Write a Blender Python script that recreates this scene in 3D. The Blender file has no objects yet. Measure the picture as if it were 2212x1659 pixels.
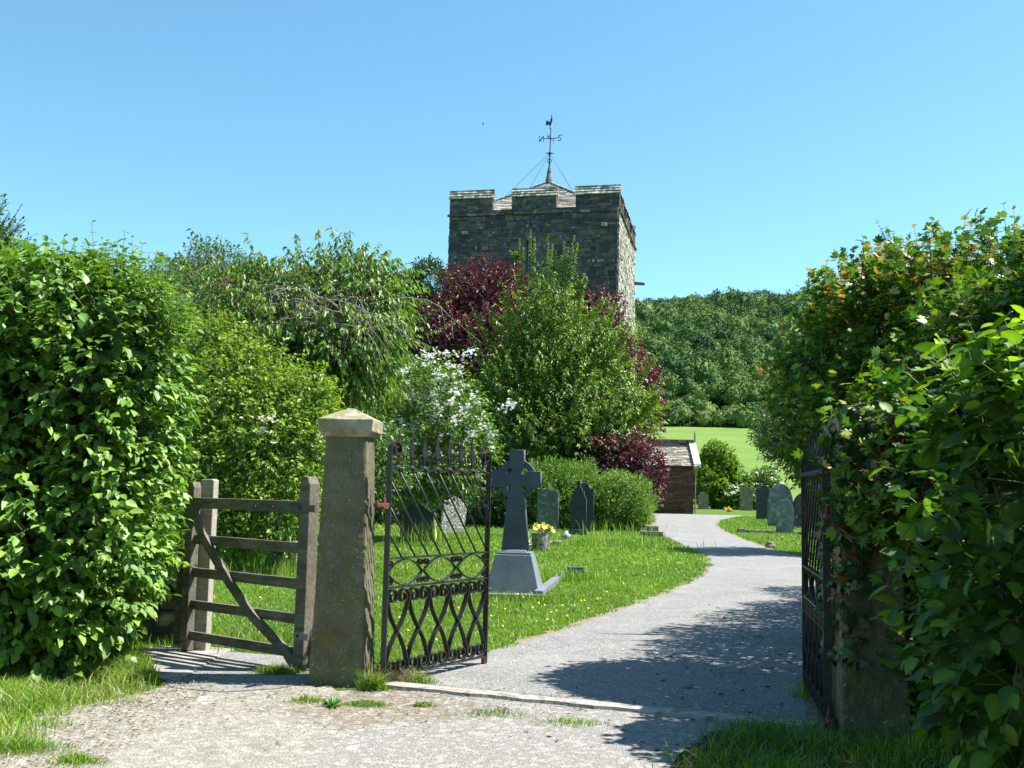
import bpy, math, random
import numpy as np
from mathutils import Vector, Matrix
R = math.radians
sc = bpy.context.scene
col = sc.collection
random.seed(7)
rng = np.random.default_rng(11)

# ---------------------------------------------------------------- camera
H = 1.55; F = 2237.0; CX = 1106.0; CY = 829.5
PITCH = R(5.88); ROLL = R(1.2)
fw = Vector((0, math.cos(PITCH), math.sin(PITCH)))
up0 = Vector((0, -math.sin(PITCH), math.cos(PITCH))); rt0 = Vector((1, 0, 0))
upv = up0*math.cos(ROLL) - rt0*math.sin(ROLL)
rtv = rt0*math.cos(ROLL) + up0*math.sin(ROLL)
cam = bpy.data.cameras.new('camera'); cam.sensor_width = 36; cam.lens = 36*F/2212
cam.clip_start = 0.05; cam.clip_end = 4000
co = bpy.data.objects.new('camera', cam); col.objects.link(co)
M3 = Matrix((rtv, upv, -fw)).transposed()
co.matrix_world = Matrix.Translation((0, 0, H)) @ M3.to_4x4()
sc.camera = co

# ---------------------------------------------------------------- world, sun, exposure
SUN_EL, SUN_AZ = 56.0, 86.0          # azimuth from +Y towards +X
w = bpy.data.worlds.new('World'); sc.world = w; w.use_nodes = True
nt = w.node_tree; nt.nodes.clear()
sky = nt.nodes.new('ShaderNodeTexSky'); sky.sky_type = 'NISHITA'; sky.sun_disc = False
sky.sun_elevation = R(SUN_EL); sky.sun_rotation = R(SUN_AZ)
sky.air_density = 1.0; sky.dust_density = 0.25; sky.ozone_density = 1.6; sky.altitude = 100
bg = nt.nodes.new('ShaderNodeBackground'); bg.inputs[1].default_value = 0.092
wo = nt.nodes.new('ShaderNodeOutputWorld')
tn = nt.nodes.new('ShaderNodeMix'); tn.data_type = 'RGBA'; tn.blend_type = 'MULTIPLY'; tn.inputs[0].default_value = 1; tn.inputs[7].default_value = (.78, 1.13, 1.10, 1)
nt.links.new(sky.outputs[0], tn.inputs[6]); nt.links.new(tn.outputs[2], bg.inputs[0]); nt.links.new(bg.outputs[0], wo.inputs[0])
sl = bpy.data.lights.new('sun', 'SUN'); sl.energy = 5.0; sl.angle = R(0.53); sl.color = (1, .955, .88)
so = bpy.data.objects.new('sun', sl); col.objects.link(so)
sd = Vector((math.sin(R(SUN_AZ))*math.cos(R(SUN_EL)), math.cos(R(SUN_AZ))*math.cos(R(SUN_EL)), math.sin(R(SUN_EL))))
so.rotation_euler = sd.to_track_quat('Z', 'Y').to_euler(); so.location = sd*60
vs = sc.view_settings; vs.view_transform = 'Standard'; vs.look = 'None'; vs.exposure = 1.22; vs.gamma = 1
sc.render.engine = 'CYCLES'
sc.cycles.max_bounces = 6; sc.cycles.diffuse_bounces = 2; sc.cycles.transmission_bounces = 3; sc.cycles.transparent_max_bounces = 4

# ---------------------------------------------------------------- geometry of the place
def terr(y):
    y = np.asarray(y, float)
    t = np.clip((y-13)/50, 0, 1); z = .36*t*t*(3-2*t)
    f = np.clip((y-125)/340, 0, 1)
    return z + 31.5*f**1.25
def ray(u, v):
    d = fw*F + rtv*(u-CX) - upv*(v-CY)
    return d/d.y
def P(u, v, Y): return Vector((0, 0, H)) + ray(u, v)*Y
def G(u, v):
    d = ray(u, v); Y = 5.0
    for i in range(400):
        z = H + d.z*Y
        if z <= float(terr(Y)): break
        Y *= 1.01
    lo, hi = Y/1.01, Y
    for i in range(20):
        m = (lo+hi)/2
        if H + d.z*m <= float(terr(m)): hi = m
        else: lo = m
    return Vector((d.x*hi, hi, float(terr(hi))))

def tag(o, label=None, cat=None, group=None, kind=None):
    if label: o['label'] = label
    if cat: o['category'] = cat
    if group: o['group'] = group
    if kind: o['kind'] = kind
    return o
def empty(name, loc, rz=0, label=None, cat=None, group=None):
    o = bpy.data.objects.new(name, None); col.objects.link(o)
    o.empty_display_size = .2
    o.location = loc; o.rotation_euler = (0, 0, rz)
    return tag(o, label, cat, group)
def link(name, me, mat, parent=None, smooth=False):
    me.materials.append(mat)
    if smooth: me.polygons.foreach_set('use_smooth', [True]*len(me.polygons))
    o = bpy.data.objects.new(name, me); col.objects.link(o)
    if parent is not None: o.parent = parent
    return o
def npmesh(name, V, faces, tint=None):
    """faces: list of (n,k) int arrays; tint: per vertex"""
    me = bpy.data.meshes.new(name)
    V = np.ascontiguousarray(V, dtype=np.float32)
    me.vertices.add(len(V)); me.vertices.foreach_set('co', V.ravel())
    faces = [f for f in faces if len(f)]
    tot = sum(f.size for f in faces); n = sum(len(f) for f in faces)
    me.loops.add(tot); me.polygons.add(n)
    me.loops.foreach_set('vertex_index', np.concatenate([f.ravel() for f in faces]).astype(np.int32))
    st = []; s = 0
    for f in faces:
        st.append(s + np.arange(len(f))*f.shape[1]); s += f.size
    me.polygons.foreach_set('loop_start', np.concatenate(st).astype(np.int32))
    me.update(calc_edges=True)
    if tint is not None:
        a = me.attributes.new('tint', 'FLOAT', 'POINT'); a.data.foreach_set('value', np.ascontiguousarray(tint, dtype=np.float32))
    return me

class MB:
    def __init__(s): s.v = []; s.f = []; s.t = []
    def add(s, vs, fs, t=0.5):
        n = len(s.v); s.v += [tuple(v) for v in vs]; s.f += [tuple(i+n for i in f) for f in fs]; s.t += [t]*len(vs)
    def box(s, x0, x1, y0, y1, z0, z1, t=.5, m=None):
        vs = [(x, y, z) for z in (z0, z1) for y in (y0, y1) for x in (x0, x1)]
        if m: vs = [m @ Vector(v) for v in vs]
        s.add(vs, [(0, 2, 3, 1), (4, 5, 7, 6), (0, 1, 5, 4), (2, 6, 7, 3), (0, 4, 6, 2), (1, 3, 7, 5)], t)
    def frust(s, z0, a0, b0, z1, a1, b1, cx=0, cy=0, t=.5, cx1=None, cy1=None):
        cx1 = cx if cx1 is None else cx1; cy1 = cy if cy1 is None else cy1
        vs = [(cx-a0, cy-b0, z0), (cx+a0, cy-b0, z0), (cx+a0, cy+b0, z0), (cx-a0, cy+b0, z0),
              (cx1-a1, cy1-b1, z1), (cx1+a1, cy1-b1, z1), (cx1+a1, cy1+b1, z1), (cx1-a1, cy1+b1, z1)]
        s.add(vs, [(3, 2, 1, 0), (4, 5, 6, 7), (0, 1, 5, 4), (1, 2, 6, 5), (2, 3, 7, 6), (3, 0, 4, 7)], t)
    def tube(s, pts, rad, n=6, t=.5):
        pts = [Vector(p) for p in pts]
        if not hasattr(rad, '__len__'): rad = [rad]*len(pts)
        vs = []; fs = []
        for i, p in enumerate(pts):
            d = (pts[min(i+1, len(pts)-1)] - pts[max(i-1, 0)])
            if d.length < 1e-9: d = Vector((0, 0, 1))
            d.normalize()
            a = d.cross(Vector((0.13, 0.2, 1)) if abs(d.z) < .9 else Vector((1, .1, 0))).normalized(); b = d.cross(a)
            for k in range(n):
                an = 2*math.pi*k/n
                vs.append(p + (a*math.cos(an) + b*math.sin(an))*rad[i])
        for i in range(len(pts)-1):
            for k in range(n):
                k2 = (k+1) % n
                fs.append((i*n+k, i*n+k2, (i+1)*n+k2, (i+1)*n+k))
        fs.append(tuple(range(n-1, -1, -1))); fs.append(tuple((len(pts)-1)*n+k for k in range(n)))
        s.add(vs, fs, t)
    def strip(s, pts, dep=.03, th=.006, t=.5, y=0):
        """flat bar along a path in the xz plane; dep = width across the plane, th = thickness in it"""
        n = len(pts); vs = []; fs = []
        for i, p in enumerate(pts):
            a = pts[max(i-1, 0)]; b = pts[min(i+1, n-1)]
            dx, dz = b[0]-a[0], b[1]-a[1]; L = math.hypot(dx, dz) or 1
            nx, nz = -dz/L*th/2, dx/L*th/2
            vs += [(p[0]+nx, y-dep/2, p[1]+nz), (p[0]+nx, y+dep/2, p[1]+nz), (p[0]-nx, y+dep/2, p[1]-nz), (p[0]-nx, y-dep/2, p[1]-nz)]
        for i in range(n-1):
            for k in range(4):
                k2 = (k+1) % 4
                fs.append((i*4+k, i*4+k2, (i+1)*4+k2, (i+1)*4+k))
        fs += [(3, 2, 1, 0), tuple((n-1)*4+k for k in range(4))]
        s.add(vs, fs, t)
    def prism(s, out, y0, y1, t=.5):
        """outline in xz extruded y0..y1"""
        n = len(out)
        vs = [(x, y0, z) for x, z in out] + [(x, y1, z) for x, z in out]
        fs = [tuple(range(n)), tuple(range(2*n-1, n-1, -1))] + [(i, i+n, (i+1) % n+n, (i+1) % n) for i in range(n)]
        s.add(vs, fs, t)
    def build(s, name, mat, parent=None, bevel=0, smooth=False, seg=2):
        me = bpy.data.meshes.new(name); me.from_pydata(s.v, [], s.f); me.validate()
        import bmesh
        bm = bmesh.new(); bm.from_mesh(me); bmesh.ops.recalc_face_normals(bm, faces=bm.faces); bm.to_mesh(me); bm.free()
        if len(me.vertices) == len(s.t):
            a = me.attributes.new('tint', 'FLOAT', 'POINT'); a.data.foreach_set('value', s.t)
        o = link(name, me, mat, parent, smooth)
        if bevel:
            b = o.modifiers.new('bevel', 'BEVEL'); b.width = bevel; b.segments = seg; b.limit_method = 'ANGLE'; b.angle_limit = R(40)
        return o

def curve_plate(name, outlines, depth, mat, parent=None, bevel=0.0):
    """filled 2-D outlines (holes allowed) in xz, thickness along y centred on 0"""
    cu = bpy.data.curves.new(name, 'CURVE'); cu.dimensions = '2D'; cu.fill_mode = 'BOTH'
    cu.extrude = depth/2-bevel; cu.bevel_depth = bevel; cu.bevel_resolution = 1
    cu.offset = -bevel
    for o in outlines:
        sp = cu.splines.new('POLY'); sp.points.add(len(o)-1)
        for i, p in enumerate(o): sp.points[i].co = (p[0], p[1], 0, 1)
        sp.use_cyclic_u = True
    ob = bpy.data.objects.new(name+'_tmp', cu); col.objects.link(ob)
    dg = bpy.context.evaluated_depsgraph_get()
    me = bpy.data.meshes.new_from_object(ob.evaluated_get(dg))
    bpy.data.objects.remove(ob)
    me.transform(Matrix.Rotation(R(90), 4, 'X'))
    me.materials.clear()
    return link(name, me, mat, parent)

# ---------------------------------------------------------------- materials
class NT:
    def __init__(s, name):
        s.m = bpy.data.materials.new(name); s.m.use_nodes = True; s.t = s.m.node_tree; s.t.nodes.clear()
        s.out = s.n('ShaderNodeOutputMaterial')
    def n(s, ty, **kw):
        x = s.t.nodes.new(ty)
        for k, v in kw.items():
            if k.startswith('i_'):
                key = k[2:]; key = int(key) if key.isdigit() else key.replace('_', ' ')
                x.inputs[key].default_value = v
            else: setattr(x, k, v)
        return x
    def l(s, a, b): s.t.links.new(a, b)
    def coord(s, kind='Object'):
        return s.n('ShaderNodeTexCoord').outputs[kind]
    def noise(s, vec, scale, detail=4, rough=.6, dist=0):
        x = s.n('ShaderNodeTexNoise', i_Scale=scale, i_Detail=detail, i_Roughness=rough, i_Distortion=dist)
        s.l(vec, x.inputs['Vector']); return x.outputs['Fac']
    def ramp(s, fac, stops, interp='LINEAR'):
        x = s.n('ShaderNodeValToRGB'); cr = x.color_ramp; cr.interpolation = interp
        while len(cr.elements) > 1: cr.elements.remove(cr.elements[-1])
        for i, (p, c) in enumerate(stops):
            e = cr.elements[0] if i == 0 else cr.elements.new(p)
            e.position = p; e.color = (c[0], c[1], c[2], 1) if hasattr(c, '__len__') else (c, c, c, 1)
        s.l(fac, x.inputs[0]); return x.outputs[0]
    def mix(s, fac, a, b, mode='MIX'):
        x = s.n('ShaderNodeMix', data_type='RGBA', blend_type=mode)
        for sock, val in ((x.inputs[0], fac), (x.inputs[6], a), (x.inputs[7], b)):
            if isinstance(val, (int, float)): sock.default_value = val
            elif isinstance(val, (tuple, list)): sock.default_value = (*val, 1)
            else: s.l(val, sock)
        return x.outputs[2]
    def attr(s, name='tint'): return s.n('ShaderNodeAttribute', attribute_name=name).outputs['Fac']
    def bsdf(s, color, rough=.8, spec=.3, bump=None, bstr=.3, bdist=.01, metal=0):
        p = s.n('ShaderNodeBsdfPrincipled', i_Metallic=metal)
        if isinstance(color, (tuple, list)): p.inputs['Base Color'].default_value = (*color, 1)
        else: s.l(color, p.inputs['Base Color'])
        if isinstance(rough, (int, float)): p.inputs['Roughness'].default_value = rough
        else: s.l(rough, p.inputs['Roughness'])
        p.inputs['Specular IOR Level'].default_value = spec
        if bump is not None:
            b = s.n('ShaderNodeBump', i_Strength=bstr, i_Distance=bdist); s.l(bump, b.inputs['Height']); s.l(b.outputs[0], p.inputs['Normal'])
        s.l(p.outputs[0], s.out.inputs[0]); return p

def leaf_mat(name, stops, trans=.35, tcol=(1.35, 1.5, .5), rough=.42, spec=.45):
    n = NT(name); c = n.ramp(n.attr(), stops)
    nz = n.noise(n.coord(), 1.1, 2); c = n.mix(.55, c, n.ramp(nz, [(.3, .62), (.7, 1.35)]), 'MULTIPLY')
    p = n.bsdf(c, rough, spec)
    tr = n.n('ShaderNodeBsdfTranslucent'); tc = n.mix(1.0, c, tcol, 'MULTIPLY'); n.l(tc, tr.inputs[0])
    mx = n.n('ShaderNodeMixShader', i_0=trans); n.l(p.outputs[0], mx.inputs[1]); n.l(tr.outputs[0], mx.inputs[2]); n.l(mx.outputs[0], n.out.inputs[0])
    return n.m

def stone_mat(name, stops, speck=None, bump=.5, scale=3, rough=.88, lich=None):
    n = NT(name); oc = n.coord(); a = n.attr()
    nz = n.noise(oc, scale, 6, .65)
    base = n.ramp(a, stops)
    base = n.mix(.7, base, n.ramp(nz, [(.28, .5), (.72, 1.5)]), 'MULTIPLY')
    if lich:
        c, lo, hi, sc_ = lich
        base = n.mix(n.ramp(n.noise(oc, sc_, 8, .7, .4), [(lo, 0), (hi, 1)]), base, c)
    if speck:
        c, lo, hi, sc_ = speck
        base = n.mix(n.ramp(n.noise(oc, sc_, 3, .6), [(lo, 0), (hi, 1)]), base, c)
    n.bsdf(base, rough, .2, n.noise(oc, scale*6, 8, .7), bump, .012)
    return n.m

MT = {}
# stone of the tower: stops over the random tint of each stone
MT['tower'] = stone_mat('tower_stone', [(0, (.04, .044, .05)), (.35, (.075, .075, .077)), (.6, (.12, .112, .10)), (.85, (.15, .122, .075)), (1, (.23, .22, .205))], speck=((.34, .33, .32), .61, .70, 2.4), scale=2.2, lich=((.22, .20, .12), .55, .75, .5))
MT['tower_sunlit'] = stone_mat('tower_sunlit_stone', [(0, (.26, .24, .20)), (.5, (.42, .39, .34)), (1, (.58, .55, .49))], speck=((.12, .10, .08), .58, .66, 3.5), scale=3, bump=.8)  # paler mottled copy of the tower stone, sunlight put into its colour
MT['mortar'] = stone_mat('mortar', [(0, (.11, .10, .085)), (1, (.15, .135, .11))], scale=4)
MT['coping'] = stone_mat('coping_stone', [(0, (.13, .12, .10)), (.5, (.24, .22, .18)), (1, (.36, .33, .29))], speck=((.52, .50, .45), .52, .58, 3), scale=3, lich=((.08, .075, .06), .52, .6, 1.6))
MT['slate'] = stone_mat('stone_slate', [(0, (.13, .115, .095)), (.5, (.24, .215, .18)), (.85, (.34, .31, .265)), (1, (.48, .45, .40))], scale=3, lich=((.30, .28, .16), .58, .7, 1.2))
MT['shedstone'] = stone_mat('shed_stone', [(0, (.045, .026, .020)), (.5, (.085, .05, .036)), (.88, (.13, .08, .055)), (1, (.26, .19, .15))], scale=3)
MT['shedmortar'] = stone_mat('shed_mortar', [(0, (.05, .038, .028)), (1, (.07, .055, .04))], scale=4)
MT['render_wall'] = stone_mat('pale_wall', [(0, (.42, .35, .27)), (.5, (.52, .44, .35)), (1, (.6, .52, .42))], scale=3)
MT['granite'] = stone_mat('granite', [(0, (.075, .088, .11)), (1, (.105, .125, .15))], speck=((.24, .26, .29), .58, .66, 190), scale=1.5, bump=.12, rough=.5)
MT['granite_base'] = stone_mat('granite_base', [(0, (.13, .145, .165)), (1, (.175, .195, .22))], speck=((.33, .36, .40), .55, .64, 160), scale=1.5, bump=.15, rough=.6)
MT['grave_slate'] = stone_mat('grave_slate', [(0, (.10, .12, .115)), (1, (.19, .215, .20))], scale=4, bump=.25, rough=.75, lich=((.30, .30, .24), .52, .66, 6))
MT['grave_dark'] = stone_mat('grave_dark', [(0, (.045, .052, .056)), (1, (.10, .115, .12))], scale=5, bump=.3, rough=.8, lich=((.16, .17, .13), .62, .72, 7))
MT['grave_blue'] = stone_mat('grave_blue', [(0, (.13, .145, .15)), (1, (.26, .275, .28))], scale=2.5, bump=.25, rough=.7, lich=((.36, .35, .27), .50, .66, 4.5))
MT['grave_ochre'] = stone_mat('grave_ochre', [(0, (.16, .14, .11)), (1, (.22, .19, .15))], scale=3, bump=.4, lich=((.42, .30, .05), .54, .66, 3))
MT['grave_lichen'] = stone_mat('grave_lichen', [(0, (.26, .24, .21)), (1, (.36, .34, .30))], scale=9, bump=.8, lich=((.09, .08, .06), .50, .60, 9), speck=((.66, .66, .62), .52, .6, 16))
MT['grave_buff'] = stone_mat('grave_buff', [(0, (.28, .25, .19)), (1, (.40, .36, .29))], scale=6, bump=.6, lich=((.08, .075, .06), .46, .6, 9))
MT['yellow_edge'] = stone_mat('yellow_lichen', [(0, (.55, .46, .18)), (1, (.65, .55, .22))], scale=8, bump=.5)

def pillar_mat():
    n = NT('pillar_stone'); oc = n.coord()
    c = n.mix(n.ramp(n.noise(oc, 3.2, 8, .7), [(.35, 0), (.65, 1)]), (.10, .094, .058), (.20, .187, .128))
    c = n.mix(n.ramp(n.noise(oc, 26, 6, .8), [(.58, 0), (.76, .8)]), c, (.38, .35, .27))
    c = n.mix(n.ramp(n.noise(oc, 5.3, 8, .8, .5), [(.5, 0), (.62, .85)]), c, (.15, .145, .035))
    vv = n.n('ShaderNodeTexVoronoi', i_Scale=34); n.l(oc, vv.inputs['Vector']); sp_ = n.ramp(vv.outputs['Distance'], [(.16, 1), (.24, 0)]); mk = n.ramp(n.noise(oc, 7, 5, .7), [(.48, 0), (.6, 1)]); c = n.mix(n.mix(1.0, sp_, mk, 'MULTIPLY'), c, (.38, .37, .31))
    c = n.mix(n.ramp(n.noise(oc, 70, 4, .8), [(.36, .7), (.46, 0)]), c, (.05, .045, .03))
    n.bsdf(c, .9, .15, n.noise(oc, 38, 10, .75), .8, .012); return n.m
MT['pillar'] = pillar_mat()
def cap_mat():
    n = NT('pillar_cap_stone'); oc = n.coord()
    c = n.mix(n.ramp(n.noise(oc, 6, 8, .7), [(.35, 0), (.65, 1)]), (.26, .235, .17), (.44, .41, .33))
    c = n.mix(n.ramp(n.noise(oc, 9, 6, .7, .5), [(.48, 0), (.6, .9)]), c, (.23, .22, .075))
    c = n.mix(n.ramp(n.noise(oc, 4, 6, .7, .5), [(.58, 0), (.64, .9)]), c, (.12, .11, .07))
    n.bsdf(c, .9, .15, n.noise(oc, 38, 10, .75), .7, .01); return n.m
MT['cap'] = cap_mat()
def wood_mat(name, a, b, c3):
    n = NT(name); oc = n.coord('Generated'); oc2 = n.coord()
    mp = n.n('ShaderNodeMapping'); mp.inputs['Scale'].default_value = (3, 3, 3); n.l(oc2, mp.inputs[0])
    wv = n.n('ShaderNodeTexNoise', i_Scale=60, i_Detail=5, i_Roughness=.6); mp2 = n.n('ShaderNodeMapping'); mp2.inputs['Scale'].default_value = (.08, 1, .5)
    n.l(oc2, mp2.inputs[0]); n.l(mp2.outputs[0], wv.inputs['Vector'])
    c = n.mix(n.ramp(wv.outputs[0], [(.35, 0), (.65, 1)]), a, b)
    c = n.mix(n.ramp(n.noise(oc2, 4, 6, .7), [(.45, 0), (.65, .9)]), c, c3)
    n.bsdf(c, .82, .25, wv.outputs[0], .5, .006); return n.m
MT['wood'] = wood_mat('weathered_wood', (.10, .09, .07), (.215, .195, .16), (.085, .08, .045))
MT['wood_pale'] = wood_mat('grey_wood', (.26, .24, .20), (.42, .39, .33), (.30, .29, .2))
def simple(name, c, rough=.6, spec=.4, metal=0, nz=None):
    n = NT(name)
    if nz:
        oc = n.coord(); cc = n.mix(n.ramp(n.noise(oc, nz[1], 6, .7), [(.4, 0), (.62, 1)]), c, nz[0])
        n.bsdf(cc, rough, spec, n.noise(oc, nz[1]*3, 5), .25, .004, metal)
    else: n.bsdf(c, rough, spec, metal=metal)
    return n.m
MT['iron'] = simple('black_painted_iron', (.018, .019, .021), .42, .5, 0, ((.045, .04, .034), 9))
MT['rust'] = simple('rusty_iron', (.16, .06, .035), .8, .3, 0, ((.08, .045, .03), 20))
MT['galv'] = simple('galvanised_strap', (.12, .15, .16), .5, .5, .3, ((.08, .07, .06), 14))
MT['galv_pale'] = simple('pale_strap', (.32, .34, .34), .5, .5, .3, ((.2, .17, .14), 14))
MT['lead'] = simple('lead', (.10, .10, .105), .6, .4, .2, ((.2, .2, .21), 3))
MT['vane'] = simple('dark_vane_metal', (.02, .025, .04), .5, .4)
MT['louvre'] = simple('grey_louvre', (.13, .15, .17), .7, .3)
MT['dark'] = simple('dark_opening', (.008, .008, .01), .9, .1)
MT['white_board'] = simple('white_bargeboard', (.62, .63, .62), .6, .3, 0, ((.45, .45, .44), 4))
MT['bark'] = simple('brown_bark', (.10, .075, .05), .9, .1, 0, ((.16, .13, .10), 12))
MT['twig_pale'] = simple('pale_bare_twig', (.38, .35, .29), .8, .2, 0, ((.22, .19, .15), 20))
MT['stem_green'] = simple('green_stem', (.12, .16, .04), .6, .3)
MT['stem_red'] = simple('red_stem', (.16, .035, .02), .6, .3)
def petal(name, c):
    n = NT(name); p = n.bsdf(c, .6, .2); tr = n.n('ShaderNodeBsdfTranslucent'); tr.inputs[0].default_value = (*c, 1); mx = n.n('ShaderNodeMixShader', i_0=.45)
    n.l(p.outputs[0], mx.inputs[1]); n.l(tr.outputs[0], mx.inputs[2]); n.l(mx.outputs[0], n.out.inputs[0]); return n.m
MT['petal_white'] = petal('white_petal', (.84, .84, .80))
MT['petal_cream'] = petal('cream_petal', (.70, .66, .46))
MT['petal_yellow'] = simple('yellow_petal', (.80, .66, .03), .5, .3)
MT['petal_pale_yellow'] = simple('pale_yellow_petal', (.82, .74, .16), .5, .3)

# ground-like materials
def tarmac():
    n = NT('worn_tarmac'); oc = n.coord()
    c = n.mix(n.ramp(n.noise(oc, .8, 5, .6), [(.35, 0), (.65, 1)]), (.215, .21, .20), (.285, .278, .262))
    c = n.mix(n.ramp(n.noise(oc, 2.2, 8, .75, .9), [(.36, .6), (.56, 0)]), c, (.155, .148, .135))
    vc = n.n('ShaderNodeTexVoronoi', feature='DISTANCE_TO_EDGE', i_Scale=.55); wv = n.n('ShaderNodeMix', data_type='VECTOR', i_0=.12); nzc = n.n('ShaderNodeTexNoise', i_Scale=2.5, i_Detail=5); n.l(oc, nzc.inputs['Vector']); n.l(oc, wv.inputs[4]); n.l(nzc.outputs['Color'], wv.inputs[5]); n.l(wv.outputs[1], vc.inputs['Vector'])
    c = n.mix(n.ramp(vc.outputs['Distance'], [(.0, .55), (.008, 0)]), c, (.09, .085, .08))
    c = n.mix(n.ramp(n.noise(oc, 55, 3, .8), [(.35, 0), (.7, 1)]), n.mix(.5, c, (.14, .14, .145)), c)
    v = n.n('ShaderNodeTexVoronoi', i_Scale=85); n.l(oc, v.inputs['Vector'])
    c = n.mix(n.ramp(v.outputs['Color'], [(.72, 0), (.8, .7)]), c, (.46, .45, .43))
    n.bsdf(c, .92, .15, n.noise(oc, 110, 4, .8), .8, .008); return n.m
MT['tarmac'] = tarmac()
def lane_mat():
    n = NT('gravel_lane'); oc = n.coord()
    sx = n.n('ShaderNodeSeparateXYZ'); n.l(oc, sx.inputs[0])
    grey = n.mix(n.ramp(n.noise(oc, 30, 4, .8), [(.3, 0), (.7, 1)]), (.165, .157, .147), (.295, .28, .26))
    tan = n.mix(n.ramp(n.noise(oc, 5, 6, .7), [(.35, 0), (.65, 1)]), (.20, .182, .15), (.30, .28, .242))
    m = n.n('ShaderNodeMath', operation='ADD'); nn = n.noise(oc, 1.1, 5, .65)
    mm = n.n('ShaderNodeMath', operation='MULTIPLY', i_1=3.0); n.l(nn, mm.inputs[0]); n.l(sx.outputs[0], m.inputs[0]); n.l(mm.outputs[0], m.inputs[1])
    f = n.ramp(m.outputs[0], [(0, 0), (.75, 1)])
    c = n.mix(f, tan, grey)
    mp = n.n('ShaderNodeMapping'); mp.inputs['Location'].default_value = (.55, -5.1, 0); mp.inputs['Scale'].default_value = (.62, .68, 1); n.l(oc, mp.inputs[0])
    wn = n.n('ShaderNodeVectorMath', operation='LENGTH'); n.l(mp.outputs[0], wn.inputs[0]); ad = n.n('ShaderNodeMath', operation='ADD'); mu = n.n('ShaderNodeMath', operation='MULTIPLY', i_1=1.1); n.l(n.noise(oc, 3.5, 8, .7), mu.inputs[0]); n.l(wn.outputs['Value'], ad.inputs[0]); n.l(mu.outputs[0], ad.inputs[1])
    soil_shade = n.mix(n.ramp(n.noise(oc, 14, 8, .75), [(.35, 0), (.65, 1)]), (.13, .10, .07), (.27, .225, .165))
    c = n.mix(n.ramp(ad.outputs[0], [(.85, .85), (1.2, 0)]), c, soil_shade)
    v = n.n('ShaderNodeTexVoronoi', i_Scale=26, i_Randomness=1); n.l(oc, v.inputs['Vector'])
    c = n.mix(n.ramp(v.outputs['Color'], [(.62, 0), (.70, .45)]), c, (.42, .405, .375))
    v2 = n.n('ShaderNodeTexVoronoi', i_Scale=60, i_Randomness=1); n.l(oc, v2.inputs['Vector'])
    c = n.mix(n.ramp(v2.outputs['Color'], [(.22, .5), (.32, 0)]), c, (.19, .18, .17))
    n.bsdf(c, .92, .15, v2.outputs['Distance'], .7, .012); return n.m
MT['lane'] = lane_mat()
def dirt_mat():
    n = NT('dry_soil'); oc = n.coord()
    c = n.mix(n.ramp(n.noise(oc, 8, 8, .75), [(.35, 0), (.65, 1)]), (.15, .12, .085), (.29, .25, .19))
    c = n.mix(n.ramp(n.noise(oc, 40, 4, .75), [(.55, 0), (.62, .7)]), c, (.44, .38, .28))
    n.bsdf(c, .95, .1, n.noise(oc, 60, 5, .8), .8, .012); return n.m
MT['dirt'] = dirt_mat()
def turf_mat(name, a, b, c3, s=1.0):
    n = NT(name); oc = n.coord()
    c = n.mix(n.ramp(n.noise(oc, 1.2*s, 8, .75), [(.35, 0), (.65, 1)]), a, b)
    c = n.mix(n.ramp(n.noise(oc, 30*s, 4, .75), [(.5, 0), (.66, .8)]), c, c3)
    n.bsdf(c, .95, .1, n.noise(oc, 50*s, 5, .8), 1, .03); return n.m
MT['turf'] = turf_mat('turf', (.065, .13, .016), (.10, .18, .022), (.13, .14, .04))
MT['field'] = turf_mat('pasture', (.105, .185, .036), (.155, .24, .052), (.15, .19, .055), .03)
MT['woodfloor'] = simple('wood_floor', (.03, .05, .02), .95, .1)
MT['kerb'] = stone_mat('kerb_concrete', [(0, (.34, .32, .285)), (1, (.40, .38, .34))], scale=9, speck=((.20, .185, .15), .5, .62, 9))
MT['slab'] = stone_mat('concrete_slab', [(0, (.31, .29, .26)), (1, (.38, .36, .32))], scale=7)
MT['pebble'] = stone_mat('pebbles', [(0, (.14, .135, .135)), (.4, (.30, .28, .25)), (.7, (.45, .41, .34)), (1, (.60, .57, .50))], scale=12)

MT['dogwood'] = leaf_mat('dogwood_leaf', [(0, (.055, .125, .02)), (.5, (.12, .245, .03)), (.8, (.19, .34, .035)), (1, (.30, .46, .04))], .2, (1.3, 1.4, .4), .5, .55)
MT['ygbush'] = leaf_mat('bush_leaf', [(0, (.07, .14, .02)), (.5, (.15, .25, .022)), (.8, (.24, .34, .03)), (1, (.40, .42, .06))], .32)
MT['cherry'] = leaf_mat('cherry_leaf', [(0, (.05, .12, .014)), (.5, (.11, .21, .02)), (.85, (.19, .29, .03)), (1, (.26, .17, .05))], .35)
MT['cherry_green'] = leaf_mat('upright_cherry_leaf', [(0, (.05, .11, .012)), (.5, (.125, .22, .018)), (.85, (.21, .32, .028)), (1, (.32, .25, .05))], .3)
MT['copper'] = leaf_mat('copper_leaf', [(0, (.04, .010, .018)), (.6, (.10, .022, .034)), (1, (.22, .05, .06))], .25, (1.8, .5, .6))
MT['yew'] = leaf_mat('yew_needles', [(0, (.018, .05, .014)), (.5, (.035, .09, .02)), (1, (.075, .15, .03))], .15)
MT['box'] = leaf_mat('clipped_shrub_leaf', [(0, (.055, .12, .02)), (.5, (.12, .23, .03)), (1, (.24, .36, .06))], .25)
MT['hawthorn'] = leaf_mat('hawthorn_leaf', [(0, (.04, .09, .022)), (.5, (.08, .16, .03)), (1, (.16, .25, .045))], .25)
MT['mock'] = leaf_mat('mock_orange_leaf', [(0, (.05, .12, .02)), (.5, (.11, .21, .025)), (1, (.20, .32, .04))], .3)
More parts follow.
